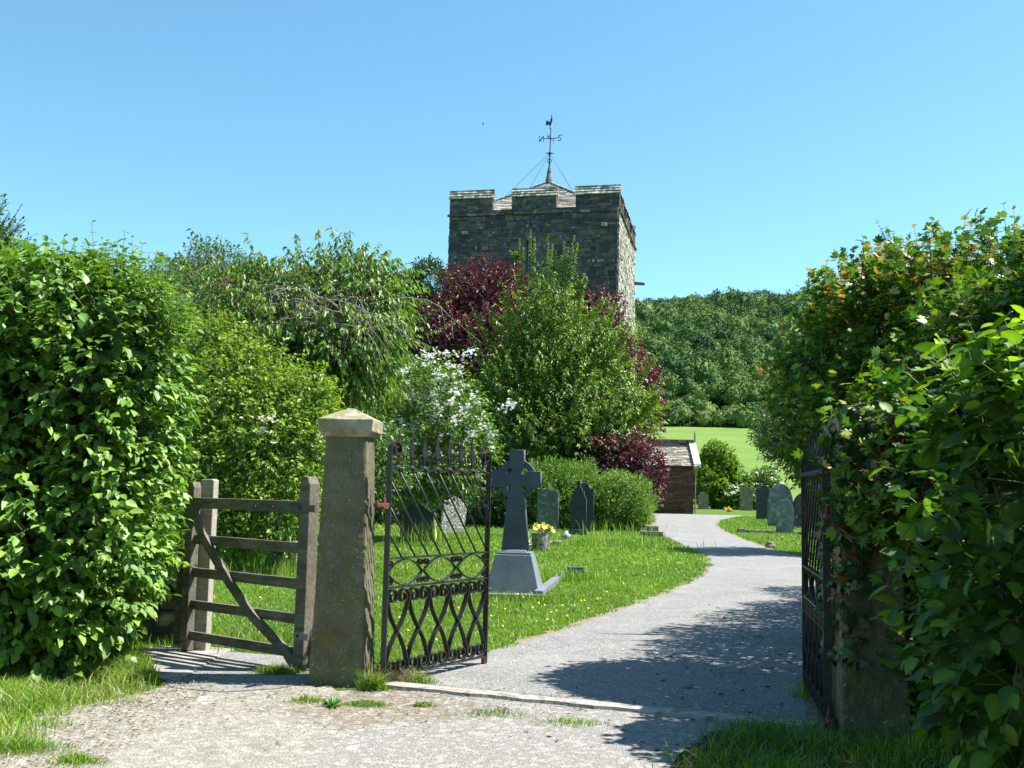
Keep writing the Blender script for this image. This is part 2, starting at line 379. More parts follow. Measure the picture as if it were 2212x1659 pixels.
MT['maple'] = leaf_mat('maple_leaf', [(0, (.02, .075, .01)), (.5, (.07, .18, .015)), (.74, (.18, .29, .022)), (.88, (.34, .32, .045)), (1, (.42, .19, .09))], .3, (1.3, 1.4, .5), .42, .35)
MT['hazel'] = leaf_mat('hazel_leaf', [(0, (.02, .06, .010)), (.5, (.05, .125, .016)), (.8, (.14, .27, .03)), (1, (.27, .40, .04))], .4, (1.3, 1.4, .3), .5, .4)
MT['ivy'] = leaf_mat('ivy_leaf', [(0, (.02, .06, .015)), (.7, (.045, .11, .025)), (.85, (.16, .08, .02)), (1, (.22, .11, .03))], .12, rough=.3, spec=.6)
MT['grass'] = leaf_mat('grass_blade', [(0, (.07, .165, .012)), (.5, (.15, .29, .018)), (.85, (.25, .40, .04)), (1, (.50, .46, .22))], .35, (1.3, 1.4, .4), .5, .35)
MT['straw'] = leaf_mat('straw', [(0, (.26, .21, .12)), (1, (.48, .42, .28))], .2, (1, 1, .8), .7, .2)
MT['farwood'] = leaf_mat('far_wood_foliage', [(0, (.028, .072, .020)), (.4, (.056, .12, .026)), (.75, (.11, .185, .036)), (1, (.23, .28, .085))], .1, (1, 1, 1), .7, .15)
MT['weed'] = leaf_mat('weed_leaf', [(0, (.07, .17, .03)), (1, (.15, .30, .06))], .3)

# ---------------------------------------------------------------- foliage machinery
def unit(a): return a/np.maximum(np.linalg.norm(a, axis=-1, keepdims=True), 1e-9)
def lumpy(d, seed, f=2.2):
    r = np.random.default_rng(seed); s = 0
    for k in range(6):
        v = r.normal(size=3)*f*(1+.35*k); s = s + np.sin(d@v + r.uniform(0, 6.28))/(1+.45*k)
    return s/2.2
TEM = {
 'ovate': (np.array([(0, 0, 0), (.3, -.5, .05), (.3, 0, -.05), (.3, .5, .05), (.68, -.36, 0), (.68, 0, -.08), (.68, .36, 0), (1, 0, -.16)]),
           [np.array([(0, 1, 2), (0, 2, 3), (4, 7, 5), (5, 7, 6)]), np.array([(1, 4, 5, 2), (2, 5, 6, 3)])]),
 'fold': (np.array([(0, 0, -.06), (.42, -.5, .1), (1, 0, -.12), (.42, .5, .1)]), [np.array([(0, 1, 2), (0, 2, 3)])]),
 'maple': (np.array([(0, 0, 0), (.12, -.42, .02), (.42, -.62, -.03), (.45, -.25, .04), (.78, -.38, -.02), (.68, -.12, .04), (1, 0, -.1), (.68, .12, .04), (.78, .38, -.02), (.45, .25, .04), (.42, .62, -.03), (.12, .42, .02), (.4, 0, .03)]),
           [np.array([(12, i, (i+1)) for i in range(0, 11)] + [(12, 11, 0)])]),
 'hazel': (np.array([(0, 0, 0), (.08, -.3, .03), (.3, -.47, .06), (.3, 0, -.04), (.3, .47, .06), (.08, .3, .03), (.6, -.44, .04), (.6, 0, -.06), (.6, .44, .04), (.84, -.24, -.02), (.84, 0, -.09), (.84, .24, -.02), (1, 0, -.16)]),
           [np.array([(0, 1, 3), (1, 2, 3), (0, 3, 5), (5, 3, 4), (9, 12, 10), (10, 12, 11)]), np.array([(2, 6, 7, 3), (3, 7, 8, 4), (6, 9, 10, 7), (7, 10, 11, 8)])]),
 'tuft': (np.array([(0, -.12, 0), (0, .12, 0), (.55, -.5, .08), (.6, .45, -.05), (1, -.1, 0)]), [np.array([(0, 2, 1), (2, 3, 1), (2, 4, 3)])]),
}
def leaf_mesh(name, pos, d, n, L, W, tem, tint):
    T, FS = TEM[tem]; d = unit(d); n = unit(n - (n*d).sum(-1, keepdims=True)*d); b = np.cross(n, d)
    V = pos[:, None] + d[:, None]*(T[None, :, 0:1]*L[:, None, None]) + b[:, None]*(T[None, :, 1:2]*(L*W)[:, None, None]) + n[:, None]*(T[None, :, 2:3]*L[:, None, None])
    k = len(T); off = (np.arange(len(pos))*k)[:, None, None]
    faces = [(f[None]+off).reshape(-1, f.shape[1]) for f in FS]
    rib = np.where(np.abs(T[:, 1]) < 1e-6, .10, -.05) if tem in ('ovate', 'maple', 'hazel') else np.zeros(k)
    return npmesh(name, V.reshape(-1, 3), faces, np.clip(np.repeat(tint, k)+np.tile(rib, len(pos)), 0, 1))
def stick_arr(a, b, r0, r1, t=.5):
    """three-sided straight sticks a->b"""
    d = unit(b-a); x = np.cross(d, np.array([.3, .2, 1.0])); x = unit(x); y = np.cross(d, x)
    V = []
    for p, r in ((a, r0), (b, r1)):
        for k in range(3):
            an = 2.094*k; V.append(p + (x*math.cos(an) + y*math.sin(an))*np.reshape(r, (-1, 1)))
    V = np.stack(V, 1); off = (np.arange(len(a))*6)[:, None, None]
    f = np.array([(0, 1, 4, 3), (1, 2, 5, 4), (2, 0, 3, 5)])
    return V.reshape(-1, 3), (f[None]+off).reshape(-1, 4)
def VB(u, v, Y, ru, rv, ry): c = P(u, v, Y); s = Y/F; return (c.x, c.y, c.z, ru*s, ry, rv*s)
def blob_points(blobs, n, seed, surf=.4, lump=.22, keep=.78, zmin=.12, freq=2.2):
    r = np.random.default_rng(seed); B = np.array(blobs, float); C = B[:, :3]; Rr = B[:, 3:]
    area = (Rr[:, 0]*Rr[:, 2] + Rr[:, 0]*Rr[:, 1] + Rr[:, 1]*Rr[:, 2]); idx = r.choice(len(B), n, p=area/area.sum())
    d = unit(r.normal(size=(n, 3))); rad = 1 - surf*r.random(n)**1.6
    lum = 1 + lump*lumpy(d + C[idx]*.7, seed, freq)
    p = C[idx] + Rr[idx]*d*(rad*lum)[:, None]; nr = unit(d/Rr[idx])
    ok = p[:, 2] > zmin + terr(p[:, 1])
    for k in range(len(B)):
        q = np.linalg.norm((p-C[k])/Rr[k], axis=1); ok &= ~((q < keep) & (idx != k))
    return p[ok], nr[ok]
def shoots(p, nr, seed, L=.2, k=5, leaf=.07, wid=.6, droop=.3, up=.5, out=.6, spread=.8, tip=0, nup=.8, jit=.3):
    r = np.random.default_rng(seed+1); n = len(p)
    sd_ = unit(nr*out + np.array([0, 0, up]) + r.normal(size=(n, 3))*jit); Ls = L*r.uniform(.6, 1.35, n)
    P_, D_, N_, T_ = [], [], [], []; ts = r.random(n); side = unit(np.cross(sd_, r.normal(size=(n, 3))))
    ends = p + sd_*Ls[:, None] - np.array([0, 0, 1])*(droop*.3*Ls)[:, None]
    for j in range(k):
        f = (j+.6)/k
        q = p + sd_*(Ls*f)[:, None] - np.array([0, 0, 1])*(droop*.3*Ls*f*f)[:, None]
        s = side if j % 2 == 0 else -side
        s = unit(s + .5*np.cross(sd_, side)*(1 if j % 4 < 2 else -1) + r.normal(size=(n, 3))*.25)
        dd = sd_*(.35 + .5*f) + s*spread*(1-.55*f) + np.array([0, 0, -droop]) + r.normal(size=(n, 3))*.15
        nn = nr*.45 + np.array([0, 0, nup]) + r.normal(size=(n, 3))*.4
        P_.append(q); D_.append(dd); N_.append(nn)
        T_.append(np.clip(.45*r.random(n) + .4*ts + tip*(f**3), 0, 1))
    P_, D_, N_, T_ = [np.concatenate(x) for x in (P_, D_, N_, T_)]
    Lf = leaf*r.uniform(.45, 1.3, len(P_))
    return (P_, D_, N_, Lf, wid, T_), (p, ends)
def foliage(parent, mat, blobs, n, seed, tem='fold', stickmat=None, stick_r=.004, extra=None, name='foliage', core=0, **kw):
    bp = {k: kw.pop(k) for k in ('surf', 'lump', 'keep', 'zmin', 'freq') if k in kw}
    p, nr = blob_points(blobs, n, seed, **bp)
    (a, d, nn, L, W, T), (s0, s1) = shoots(p, nr, seed, **kw)
    if core:
        r = np.random.default_rng(seed+77); B = np.array(blobs, float); vol = B[:, 3]*B[:, 4]*B[:, 5]; ix = r.choice(len(B), core, p=vol/vol.sum())
        q = B[ix, :3] + B[ix, 3:]*unit(r.normal(size=(core, 3)))*(.86*r.random((core, 1))**.45); q = q[q[:, 2] > .25]; m_ = len(q)
        a = np.concatenate([a, q]); d = np.concatenate([d, r.normal(size=(m_, 3))]); nn = np.concatenate([nn, r.normal(size=(m_, 3))+np.array([0, -.6, .5])])
        L = np.concatenate([L, kw.get('leaf', .07)*1.45*r.uniform(.7, 1.3, m_)]); T = np.concatenate([T, .4*r.random(m_)])
    o = link(name, leaf_mesh(name, a, d, nn, L, W, tem, T), mat, parent)
    if stickmat:
        V, f = stick_arr(s0 - unit(s1-s0)*.6*np.linalg.norm(s1-s0, axis=1, keepdims=True), s1, stick_r, stick_r*.4)
        link('twigs', npmesh('twigs', V, [f]), stickmat, parent)
    return o
def trunk(parent, base, blobs, r0, seed, mat=None, nb=5, name='trunk', stems=1, spread=.15):
    """tapered trunk with limbs into every blob and side boughs"""
    r = random.Random(seed); mb = MB(); mat = mat or MT['bark']
    base = Vector(base); cs = [Vector(b[:3]) for b in blobs]
    cen = sum(cs, Vector())/len(cs)
    fork = base.lerp(Vector((cen.x, cen.y, base.z + (min(c.z for c in cs)-base.z)*.6)), .8)
    fork.z = max(fork.z, base.z+.25)
    for s in range(stems):
        o = Vector((r.uniform(-1, 1), r.uniform(-1, 1), 0))*spread if stems > 1 else Vector()
        mb.tube([base+o-Vector((0, 0, .1)), base+o+Vector((0, 0, .1)), (base+o).lerp(fork, .5)+Vector((r.uniform(-.05, .05), r.uniform(-.05, .05), 0)), fork], [r0*1.3, r0, r0*.85, r0*.7], 8)
    for i, b in enumerate(blobs):
        c = cs[i]; mid = fork.lerp(c, .5) + Vector((r.uniform(-.1, .1), r.uniform(-.1, .1), .1))*(c-fork).length
        mb.tube([fork, mid, c], [r0*.6, r0*.4, r0*.22], 6)
        for j in range(nb):
            d = Vector((r.gauss(0, 1), r.gauss(0, 1), r.gauss(.3, 1))).normalized()
            e = c + Vector((d.x*b[3], d.y*b[4], d.z*b[5]))*.85
            mb.tube([c.lerp(mid, r.random()*.6), c.lerp(e, .5)+Vector((0, 0, .05)), e], [r0*.2, r0*.12, r0*.04], 5)
    return mb.build(name, mat, parent, smooth=True)
def plant(name, base, label, cat, group=None): return empty(name, base, 0, label, cat, group)
def localise(root):
    """keep children where they were built (world coordinates) while the empty sits at the base"""
    for c in root.children:
        c.matrix_parent_inverse = Matrix.Translation(-Vector(root.location))
def base_at(u, Y): p = P(u, 1060, Y); return (p.x, Y, float(terr(Y)))
#==SETTING==
# ---------------------------------------------------------------- ground, field, hills
ys = np.concatenate([np.arange(-12, 13, 1.0), np.arange(13, 66, 1.0), np.arange(66, 135, 4.0)])
def sheet(name, ys, xl, xr, zf, off, mat, label=None, nx=2):
    V = []; Fc = []
    for y, a, b in zip(ys, xl, xr):
        for i in range(nx): V.append((a+(b-a)*i/(nx-1), y, zf(y)+off))
    for j in range(len(ys)-1):
        for i in range(nx-1): Fc.append((j*nx+i, j*nx+i+1, (j+1)*nx+i+1, (j+1)*nx+i))
    o = link(name, npmesh(name, np.array(V), [np.array(Fc)]), mat)
    return tag(o, label, kind='structure')
ZF = lambda y: float(terr(y))
sheet('ground', ys, [-600]*len(ys), [600]*len(ys), ZF, 0, MT['turf'], 'short churchyard turf on either side of the path', nx=30)
fy = np.arange(134, 475, 8.0)
sheet('field', fy, [-600]*len(fy), [600]*len(fy), ZF, 0, MT['field'], 'bright green pasture rising behind the churchyard', nx=20)
def hillz(x, y):
    t = np.clip((y-462)/440, 0, 1.25)
    return 30.5 + 118*np.sin(np.minimum(t, 1.0)*1.5708)**.9*(1-.25*np.clip(t-1, 0, 1)) + .05*(x-160)*t + 4*np.sin(x*.021+y*.013)*t
hx = np.arange(-600, 700, 20.0); hy = np.arange(462, 1100, 20.0)
X, Yg = np.meshgrid(hx, hy); Vh = np.stack([X, Yg, hillz(X, Yg)], -1).reshape(-1, 3)
nxh = len(hx); idx = np.arange(len(hy)-1)[:, None]*nxh + np.arange(nxh-1)[None]; idx = idx.ravel()
o = link('hills', npmesh('hills', Vh, [np.stack([idx, idx+1, idx+nxh+1, idx+nxh], 1)]), MT['woodfloor'], smooth=True)
tag(o, 'long steep hill under the wood', kind='structure')

# path: edges read as ground positions
def interp_edge(pts):
    g = sorted([(p.y, p.x) for p in pts]); return np.array([a[0] for a in g]), np.array([a[1] for a in g])
KL0 = G(820, 1487); KR0 = G(1565, 1562)
ksl = (KR0.y-KL0.y)/(KR0.x-KL0.x)
def kerb_y(x): return KL0.y + (x-KL0.x)*ksl
eL = interp_edge([G(*q) for q in ((880, 1492), (900, 1470), (960, 1440), (1060, 1408), (1130, 1392), (1250, 1352), (1350, 1316), (1450, 1280), (1520, 1247), (1540, 1222), (1532, 1202), (1470, 1175), (1430, 1155), (1408, 1138))] + [Vector((7.4, 52, 0)), Vector((7.6, 66, 0))])
eR = interp_edge([Vector((1.95, 6.6, 0)), Vector((2.35, 8.6, 0)), Vector((4.0, 13, 0)), Vector((5.2, 18, 0))] + [G(*q) for q in ((1740, 1207), (1670, 1190), (1600, 1165), (1560, 1147), (1543, 1135), (1552, 1124), (1600, 1115))] + [Vector((22, 62, 0)), Vector((22, 66, 0))])
pys = np.concatenate([np.arange(6.4, 20, .12), np.arange(20, 62.5, .3)])
def wob(y, s, a): return a*(np.sin(y*3.1+s)+.7*np.sin(y*7.7+s*2)+.5*np.sin(y*17.3+s*3))
pxl = np.interp(pys, *eL) + wob(pys, 1, .02); pxr = np.interp(pys, *eR) + wob(pys, 2, .02)
sheet('path', pys, pxl, pxr, ZF, .010, MT['tarmac'], 'grey tarmac path curving through the churchyard', nx=6)
ppx = pxl - .05 - np.abs(wob(pys, 5, .10)); ppr = pxr + .10 + np.abs(wob(pys, 6, .05))
sheet('path_edge', pys, ppx, ppr, ZF, .005, MT['dirt'], 'dry earth worn along the path edge', nx=6)

# lane in front of the gates, laid in columns up to the kerb line
lx = np.concatenate([np.arange(-60, -3.2, 4.0), np.arange(-3.2, 4.2, .06), np.arange(4.2, 60, 4.0)])
V = []; Fc = []
lane_ok = []
for i, x in enumerate(lx):
    top = kerb_y(x) - .08 + .05*math.sin(x*9)+.04*math.sin(x*23)
    if x < -1.1: top = 8.15 + .1*math.sin(x*7) - max(0, -2.5-x)*1.6 + .06*math.sin(x*31)
    lo_ = -3.0 if x < .85 else 5.84+(x-.85)/.39 + .05*math.sin(x*19)+.03*math.sin(x*41)
    top = max(top, lo_+.001); lane_ok.append(x < 1.35)
    for k in range(8): V.append((x, lo_ + (top-lo_)*k/7, .013))
for i in range(len(lx)-1):
    if not lane_ok[i+1]: continue
    for k in range(7): Fc.append((i*8+k, (i+1)*8+k, (i+1)*8+k+1, i*8+k+1))
tag(link('lane', npmesh('lane', np.array(V), [np.array(Fc)]), MT['lane']), 'pale stony gravel lane in front of the gates', kind='structure')
# footway under the small gate and slab
def gpoly(name, pts, off, mat, label, thick=0, jag=0):
    import bmesh
    if jag:
        q_ = []
        for i in range(len(pts)):
            a, b = pts[i], pts[(i+1) % len(pts)]; m_ = max(2, int((b-a).length/.03))
            for k in range(m_): q_.append(a.lerp(b, k/m_)+Vector((random.gauss(0, jag), random.gauss(0, jag*.6), 0)))
        pts = q_
    bm = bmesh.new(); vs = [bm.verts.new((p.x, p.y, p.z+off)) for p in pts]; f = bm.faces.new(vs)
    if thick:
        r = bmesh.ops.extrude_face_region(bm, geom=[f]); bmesh.ops.translate(bm, verts=[e for e in r['geom'] if isinstance(e, bmesh.types.BMVert)], vec=(0, 0, -thick))
    bmesh.ops.recalc_face_normals(bm, faces=bm.faces)
    me = bpy.data.meshes.new(name); bm.to_mesh(me); bm.free()
    return tag(link(name, me, mat), label, kind='structure')
gpoly('footway', [G(*q) for q in ((325, 1442), (310, 1418), (420, 1404), (500, 1412), (600, 1420), (680, 1428), (680, 1478), (600, 1492), (480, 1500), (370, 1490))], .018, MT['tarmac'], 'short tarmac footway under the small wooden gate')
gpoly('slab', [G(*q) for q in ((318, 1428), (300, 1408), (400, 1398), (505, 1408), (470, 1424), (385, 1478), (345, 1470))], .026, MT['slab'], 'pale concrete slab beside the hedge foot', .01)
# ---------------------------------------------------------------- grass
def in_path(x, y, m=0.0):
    a = np.interp(y, pys, pxl); b = np.interp(y, pys, pxr)
    return (x > a-m) & (x < b+m) & (y > 6.4) & (y < 62.5)
SLAB = [G(*q) for q in ((318, 1428), (300, 1408), (400, 1398), (600, 1415), (690, 1425), (690, 1490), (480, 1505), (345, 1475))]
def in_poly(x, y, pts):
    c = np.zeros(len(x), bool); n = len(pts)
    for i in range(n):
        a, b = pts[i], pts[(i+1) % n]
        cond = ((a.y > y) != (b.y > y)) & (x < (b.x-a.x)*(y-a.y)/((b.y-a.y) or 1e-9)+a.x)
        c ^= cond
    return c
def blades(name, x, y, h, wd, mat, label, seed, lean=.45, dry=.06, off=0, kind='stuff', clump=True, tshift=0):
    r = np.random.default_rng(seed); n = len(x)
    h = h*r.uniform(.55, 1.4, n)
    cl = 0
    if clump: cl = (np.sin(x*5.1+np.sin(y*3.3)*2)+np.sin(y*6.3+x*2.1))*.25
    h = h*(1+cl*.7)
    an = r.uniform(0, 6.283, n); ax = np.stack([np.cos(an), np.sin(an), 0*an], 1)
    ln = r.uniform(0, 6.283, n); lv = np.stack([np.cos(ln), np.sin(ln), 0*ln], 1)*(r.random(n)*lean*2*h)[:, None]
    p = np.stack([x, y, terr(y)+off], 1); wd = np.broadcast_to(wd, (n,)); w2 = ax*(wd/2)[:, None]; up = np.array([0, 0, 1.0])
    m = p + up*(h*.55)[:, None] + lv*.3; t = p + up*(h*.92)[:, None] + lv
    V = np.stack([p-w2, p+w2, m-w2*.75, m+w2*.75, t], 1); off_ = (np.arange(n)*5)[:, None, None]
    f4 = (np.array([(0, 1, 3, 2)])[None]+off_).reshape(-1, 4); f3 = (np.array([(2, 3, 4)])[None]+off_).reshape(-1, 3)
    big = .5+.5*np.sin(x*.9+1.3*np.sin(y*.7)) 
    ti = np.clip(.25*big + .55*r.random(n) + tshift, 0, .9); ti = np.where(r.random(n) < dry, 1.0, ti)
    o = link(name, npmesh(name, V.reshape(-1, 3), [f4, f3], np.repeat(ti, 5)), mat)
    return tag(o, label, kind=kind)
def scatter(n, x0, x1, y0, y1, seed, pw=1.0):
    r = np.random.default_rng(seed); y = y0 + (y1-y0)*r.random(n)**pw; return r.uniform(x0, x1, n), y
def visible(x, y, m=.06): s = x/y; return (s > -.5-m) & (s < .5+m)
# lawn left of the path
xs, yy = scatter(260000, -13, 6, 8.5, 34, 1, 1.7); mg = .03+.06*np.sin(yy*4.1)+.05*np.sin(yy*11.7)+.05*np.random.default_rng(2).random(len(xs)); ok = visible(xs, yy) & (xs < np.interp(yy, pys, pxl)-mg) & ~in_poly(xs, yy, SLAB)
ok &= ~((xs < -2.0) & (yy < 9.0)); ok &= ~((xs < -1.0) & (xs > -2.0) & (yy < 8.75)); ok &= ~((xs > -1.1) & (yy < 9.9) & (xs > -1.0+(yy-8.9)*.2) )
xs, yy = xs[ok], yy[ok]
blades('grass', xs, yy, .026+.0010*yy, .004+.00055*yy, MT['grass'], 'bright green lawn grass left of the path', 2, lean=.75, dry=.09)
xs, yy = scatter(50000, -30, 8, 34, 75, 3); ok = visible(xs, yy) & ~in_path(xs, yy, .1); xs, yy = xs[ok], yy[ok]
blades('grass', xs, yy, .10, .03, MT['grass'], 'far lawn grass by the church', 4)
# verge right of the path
xs, yy = scatter(120000, 4.5, 30, 23, 95, 5, 1.6); ok = visible(xs, yy, .1) & (xs > np.interp(yy, pys, pxr)+.1) & (xs/yy < .33); xs, yy = xs[ok], yy[ok]
blades('grass', xs, yy, .07, .014+.0002*yy, MT['grass'], 'mown grass with headstones right of the path', 6, lean=.3)
# verge under the left hedge, thinner and drier
def vmask(x, y): return y > 5.2 + 0.0*x
xs, yy = scatter(60000, -4.6, -2.0, 5.2, 9.3, 7); edge = -2.62 - (8.2-yy)*.12 + .12*np.sin(yy*6)+.07*np.sin(yy*17)
dens = np.clip((edge-xs)/.5, 0, 1); rr = np.random.default_rng(8).random(len(xs))
ok = visible(xs, yy) & (xs < edge) & (rr < .15+.75*dens*(.55+.45*np.sin(xs*4.3+yy*3.1))) & ~in_poly(xs, yy, SLAB); xs, yy = xs[ok], yy[ok]
blades('grass', xs, yy, .10, .007, MT['grass'], 'rough verge grass under the left hedge', 9, lean=.7, dry=.22)
# shaded grass bottom right, below the right hedge
so2 = gpoly('soil_shade', [Vector((x, y, 0)) for x, y in ((.90, 5.84), (1.1, 6.45), (1.38, 7.0), (1.9, 6.75), (2.35, 6.8), (2.5, 8.4), (4.2, 12.5), (5.2, 16), (8, 16), (8, 2), (1.0, 2), (.80, 5.2))], .016, simple('painted_hedge_shade', (.045, .034, .024), .95, .1, 0, ((.09, .07, .045), 9)), 'dark sheet with the deep shade of the right hedge put into its colour', jag=.02)  # dark sheet: the hedge's deep shade is put into this ground colour
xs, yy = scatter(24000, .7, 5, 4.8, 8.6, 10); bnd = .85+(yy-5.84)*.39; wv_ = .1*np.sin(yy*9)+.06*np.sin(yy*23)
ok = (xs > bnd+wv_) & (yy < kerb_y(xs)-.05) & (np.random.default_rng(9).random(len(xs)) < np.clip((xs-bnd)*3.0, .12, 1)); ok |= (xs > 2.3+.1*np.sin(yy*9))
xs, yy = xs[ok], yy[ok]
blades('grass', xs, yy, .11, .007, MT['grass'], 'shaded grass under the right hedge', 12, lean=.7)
# straw and litter on bare earth
xs, yy = scatter(2200, -3.4, .6, 6.6, 8.5, 13); ok = (np.random.default_rng(3).random(len(xs)) < np.where(np.abs(yy-7.7) < .5, .9, .25)); xs, yy = xs[ok], yy[ok]
def litter(name, x, y, label, seed):
    r = np.random.default_rng(seed); n = len(x); an = r.uniform(0, 6.28, n); d = np.stack([np.cos(an), np.sin(an), r.normal(size=n)*.12], 1)
    p = np.stack([x, y, terr(y)+.022+.01*r.random(n)], 1)
    tag(link(name, leaf_mesh(name, p, d, np.tile([0, 0, 1.0], (n, 1))+r.normal(size=(n, 3))*.3, r.uniform(.015, .045, n), .12, 'fold', .3+.7*r.random(n)), MT['straw']), label, kind='stuff')
litter('dry_litter', xs, yy, 'dry grass clippings strewn on the bare earth by the pillar', 5)
xs, yy = scatter(5000, -4.4, -2.2, 5.4, 8.6, 15); litter('dry_litter', xs, yy, 'dry straw lying in the rough verge', 6)
# pebbles on the lane
def pebbles(name, x, y, s, label, seed, off=.008):
    r = np.random.default_rng(seed); n = len(x)
    T = np.array([(1, 0, 0), (.4, .8, 0), (-.6, .7, 0), (-1, -.1, 0), (-.4, -.8, 0), (.6, -.7, 0), (.5, .1, .6), (-.1, .45, .65), (-.45, -.2, .6), (.15, -.4, .65)])
    FS = [np.array([(0, 1, 6), (1, 7, 6), (1, 2, 7), (2, 8, 7), (2, 3, 8), (3, 4, 8), (4, 9, 8), (4, 5, 9), (5, 6, 9), (5, 0, 6)]), np.array([(6, 7, 8, 9)])]
    a = r.uniform(0, 6.28, n); ca, sa = np.cos(a), np.sin(a); sz = s*np.exp(r.normal(size=n)*.45)
    Tx = T[None]*np.stack([np.ones(n), r.uniform(.6, 1, n), r.uniform(.3, .7, n)], 1)[:, None]*(1+r.normal(size=(n, 10, 1))*.12)
    V = np.stack([Tx[..., 0]*ca[:, None]-Tx[..., 1]*sa[:, None], Tx[..., 0]*sa[:, None]+Tx[..., 1]*ca[:, None], Tx[..., 2]], -1)*sz[:, None, None] + np.stack([x, y, terr(y)+off], 1)[:, None]
    offi = (np.arange(n)*10)[:, None, None]
    tag(link(name, npmesh(name, V.reshape(-1, 3), [(f[None]+offi).reshape(-1, f.shape[1]) for f in FS], np.repeat(r.random(n), 10)), MT['pebble']), label, kind='stuff')
xs, yy = scatter(2600, -3.2, 1.8, 5.6, 8.0, 21); ok = (yy < np.where(xs < -1.1, 8.1, kerb_y(xs)-.15)) & (xs < .85+(yy-5.84)*.39) & ((xs > -2.75) | (np.random.default_rng(1).random(len(xs)) < .3)); xs, yy = xs[ok], yy[ok]
pebbles('gravel', xs, yy, .0065, 'loose chippings on the lane', 22)
xs, yy = scatter(420, -2.9, -.9, 6.0, 7.9, 23); pebbles('gravel', xs, yy, .022, 'larger flat stones trodden into the lane', 24, .002)
xs, yy = scatter(5000, -.8, 4.0, 7.6, 17, 25, 1.5); ok = in_path(xs, yy, -.05); pebbles('gravel', xs[ok], yy[ok], .005, 'fine grit on the tarmac path', 26, .011)
r_ = np.random.default_rng(71); y_ = 6.2 + 9*r_.random(520)**1.6; x_ = r_.uniform(-.8, 4, 520); k_ = in_path(x_, y_, -.02) & (r_.random(520) < np.clip((x_-np.interp(y_, pys, pxr)+1.9)*.7, .10, 1))
tag(link('leaf_litter', leaf_mesh('leaf_litter', np.stack([x_[k_], y_[k_], terr(y_[k_])+.02], 1), np.stack([r_.normal(size=k_.sum()), r_.normal(size=k_.sum()), .1*r_.normal(size=k_.sum())], 1), np.tile([0, 0, 1.], (k_.sum(), 1))+r_.normal(size=(k_.sum(), 3))*.3, r_.uniform(.02, .06, k_.sum()), .45, 'fold', r_.random(k_.sum())), simple('brown_litter', (.13, .085, .05), .9, .1)), 'small brown leaves and twigs dropped on the tarmac below the hedge', kind='stuff')
# threshold kerb stone
mb = MB(); a = KL0 + Vector((-.05, 0, 0)); b = Vector((2.05, kerb_y(2.05), 0)); d = (b-a).normalized(); nn = Vector((-d.y, d.x, 0))
L = (b-a).length; npt = 24; vs = []; fs = []
for i in range(npt+1):
    q = a + d*(L*i/npt); j = .012*math.sin(i*1.9)+.008*math.sin(i*4.7); w_ = .17 + .01*math.sin(i*1.1)
    vs += [q + nn*(-.012+j) + Vector((0, 0, -.05)), q + nn*(.006+j) + Vector((0, 0, .034)), q + nn*(w_) + Vector((0, 0, .032)), q + nn*w_ + Vector((0, 0, -.05))]
for i in range(npt):
    for k in range(3): fs.append((i*4+k, i*4+k+1, (i+1)*4+k+1, (i+1)*4+k))
mb.add(vs, fs); o = mb.build('kerb', MT['kerb']); tag(o, 'long pale threshold stone across the gateway', 'threshold stone', kind='structure')
#==WOOD==
# ---------------------------------------------------------------- far wood on the hill
r = np.random.default_rng(40)
gx, gy = np.meshgrid(np.arange(20, 400, 6.6), np.arange(466, 935, 7.8)); gx = gx.ravel()+r.normal(size=gx.size)*2.0; gy = gy.ravel()+r.normal(size=gy.size)*2.2
ok = (gx/gy > .06) & (gx/gy < .36); gx, gy = gx[ok], gy[ok]
nC = len(gx); cr = np.clip(r.lognormal(0, .2, nC)*4.3, 3, 7); ch = cr*r.uniform(.95, 1.35, nC)
cz = hillz(gx, gy) + ch*.75 + r.uniform(0, 3.5, nC); ct = np.clip(.48 + .16*np.sin(gx*.06+2*np.sin(gy*.03)) + .10*np.sin(gy*.09+gx*.11) + r.normal(0, .15, nC), 0, 1)
front = gy < 478; ch[front] *= .8; cz[front] = hillz(gx[front], gy[front]) + ch[front]*.6
K = 300
def lobes(d_, a_, b_): return 1 + .13*np.sin(d_[..., 0]*6.5+a_) + .10*np.sin(d_[..., 1]*7.5+b_*2) + .10*np.sin(d_[..., 2]*8+a_*3) + .05*np.sin(d_[..., 0]*15+b_)*np.sin(d_[..., 2]*13)
dd = unit(r.normal(size=(nC, K, 3)) + np.array([0, -.15, .35])); lum = lobes(dd, gx[:, None], gy[:, None]) + r.normal(size=(nC, K))*.10
pc = np.stack([gx, gy, cz], 1)[:, None] + dd*lum[..., None]*np.stack([cr, cr, ch], 1)[:, None]
nn_ = dd + r.normal(size=dd.shape)*.4; tdir = unit(np.cross(nn_, r.normal(size=dd.shape)))
sz = np.repeat(cr[:, None]*.21, K, 1)*r.uniform(.6, 1.4, (nC, K))
tt = np.clip(ct[:, None] + r.normal(size=(nC, K))*.06, 0, 1)
import bmesh
bm = bmesh.new(); bmesh.ops.create_icosphere(bm, subdivisions=2, radius=1); iv = np.array([v.co[:] for v in bm.verts]); iff = np.array([[v.index for v in f.verts] for f in bm.faces]); bm.free()
iV = np.stack([gx, gy, cz], 1)[:, None] + iv[None]*(lobes(iv[None], gx[:, None], gy[:, None])*.80)[..., None]*np.stack([cr, cr, ch], 1)[:, None]
me = npmesh('wood_crowns', iV.reshape(-1, 3), [(iff[None]+(np.arange(nC)*len(iv))[:, None, None]).reshape(-1, 3)], np.repeat(ct, len(iv)))
o = link('wood', me, MT['farwood'], smooth=True); tag(o, 'dense mixed broadleaf wood covering the far hillside', kind='stuff'); wood_ = o
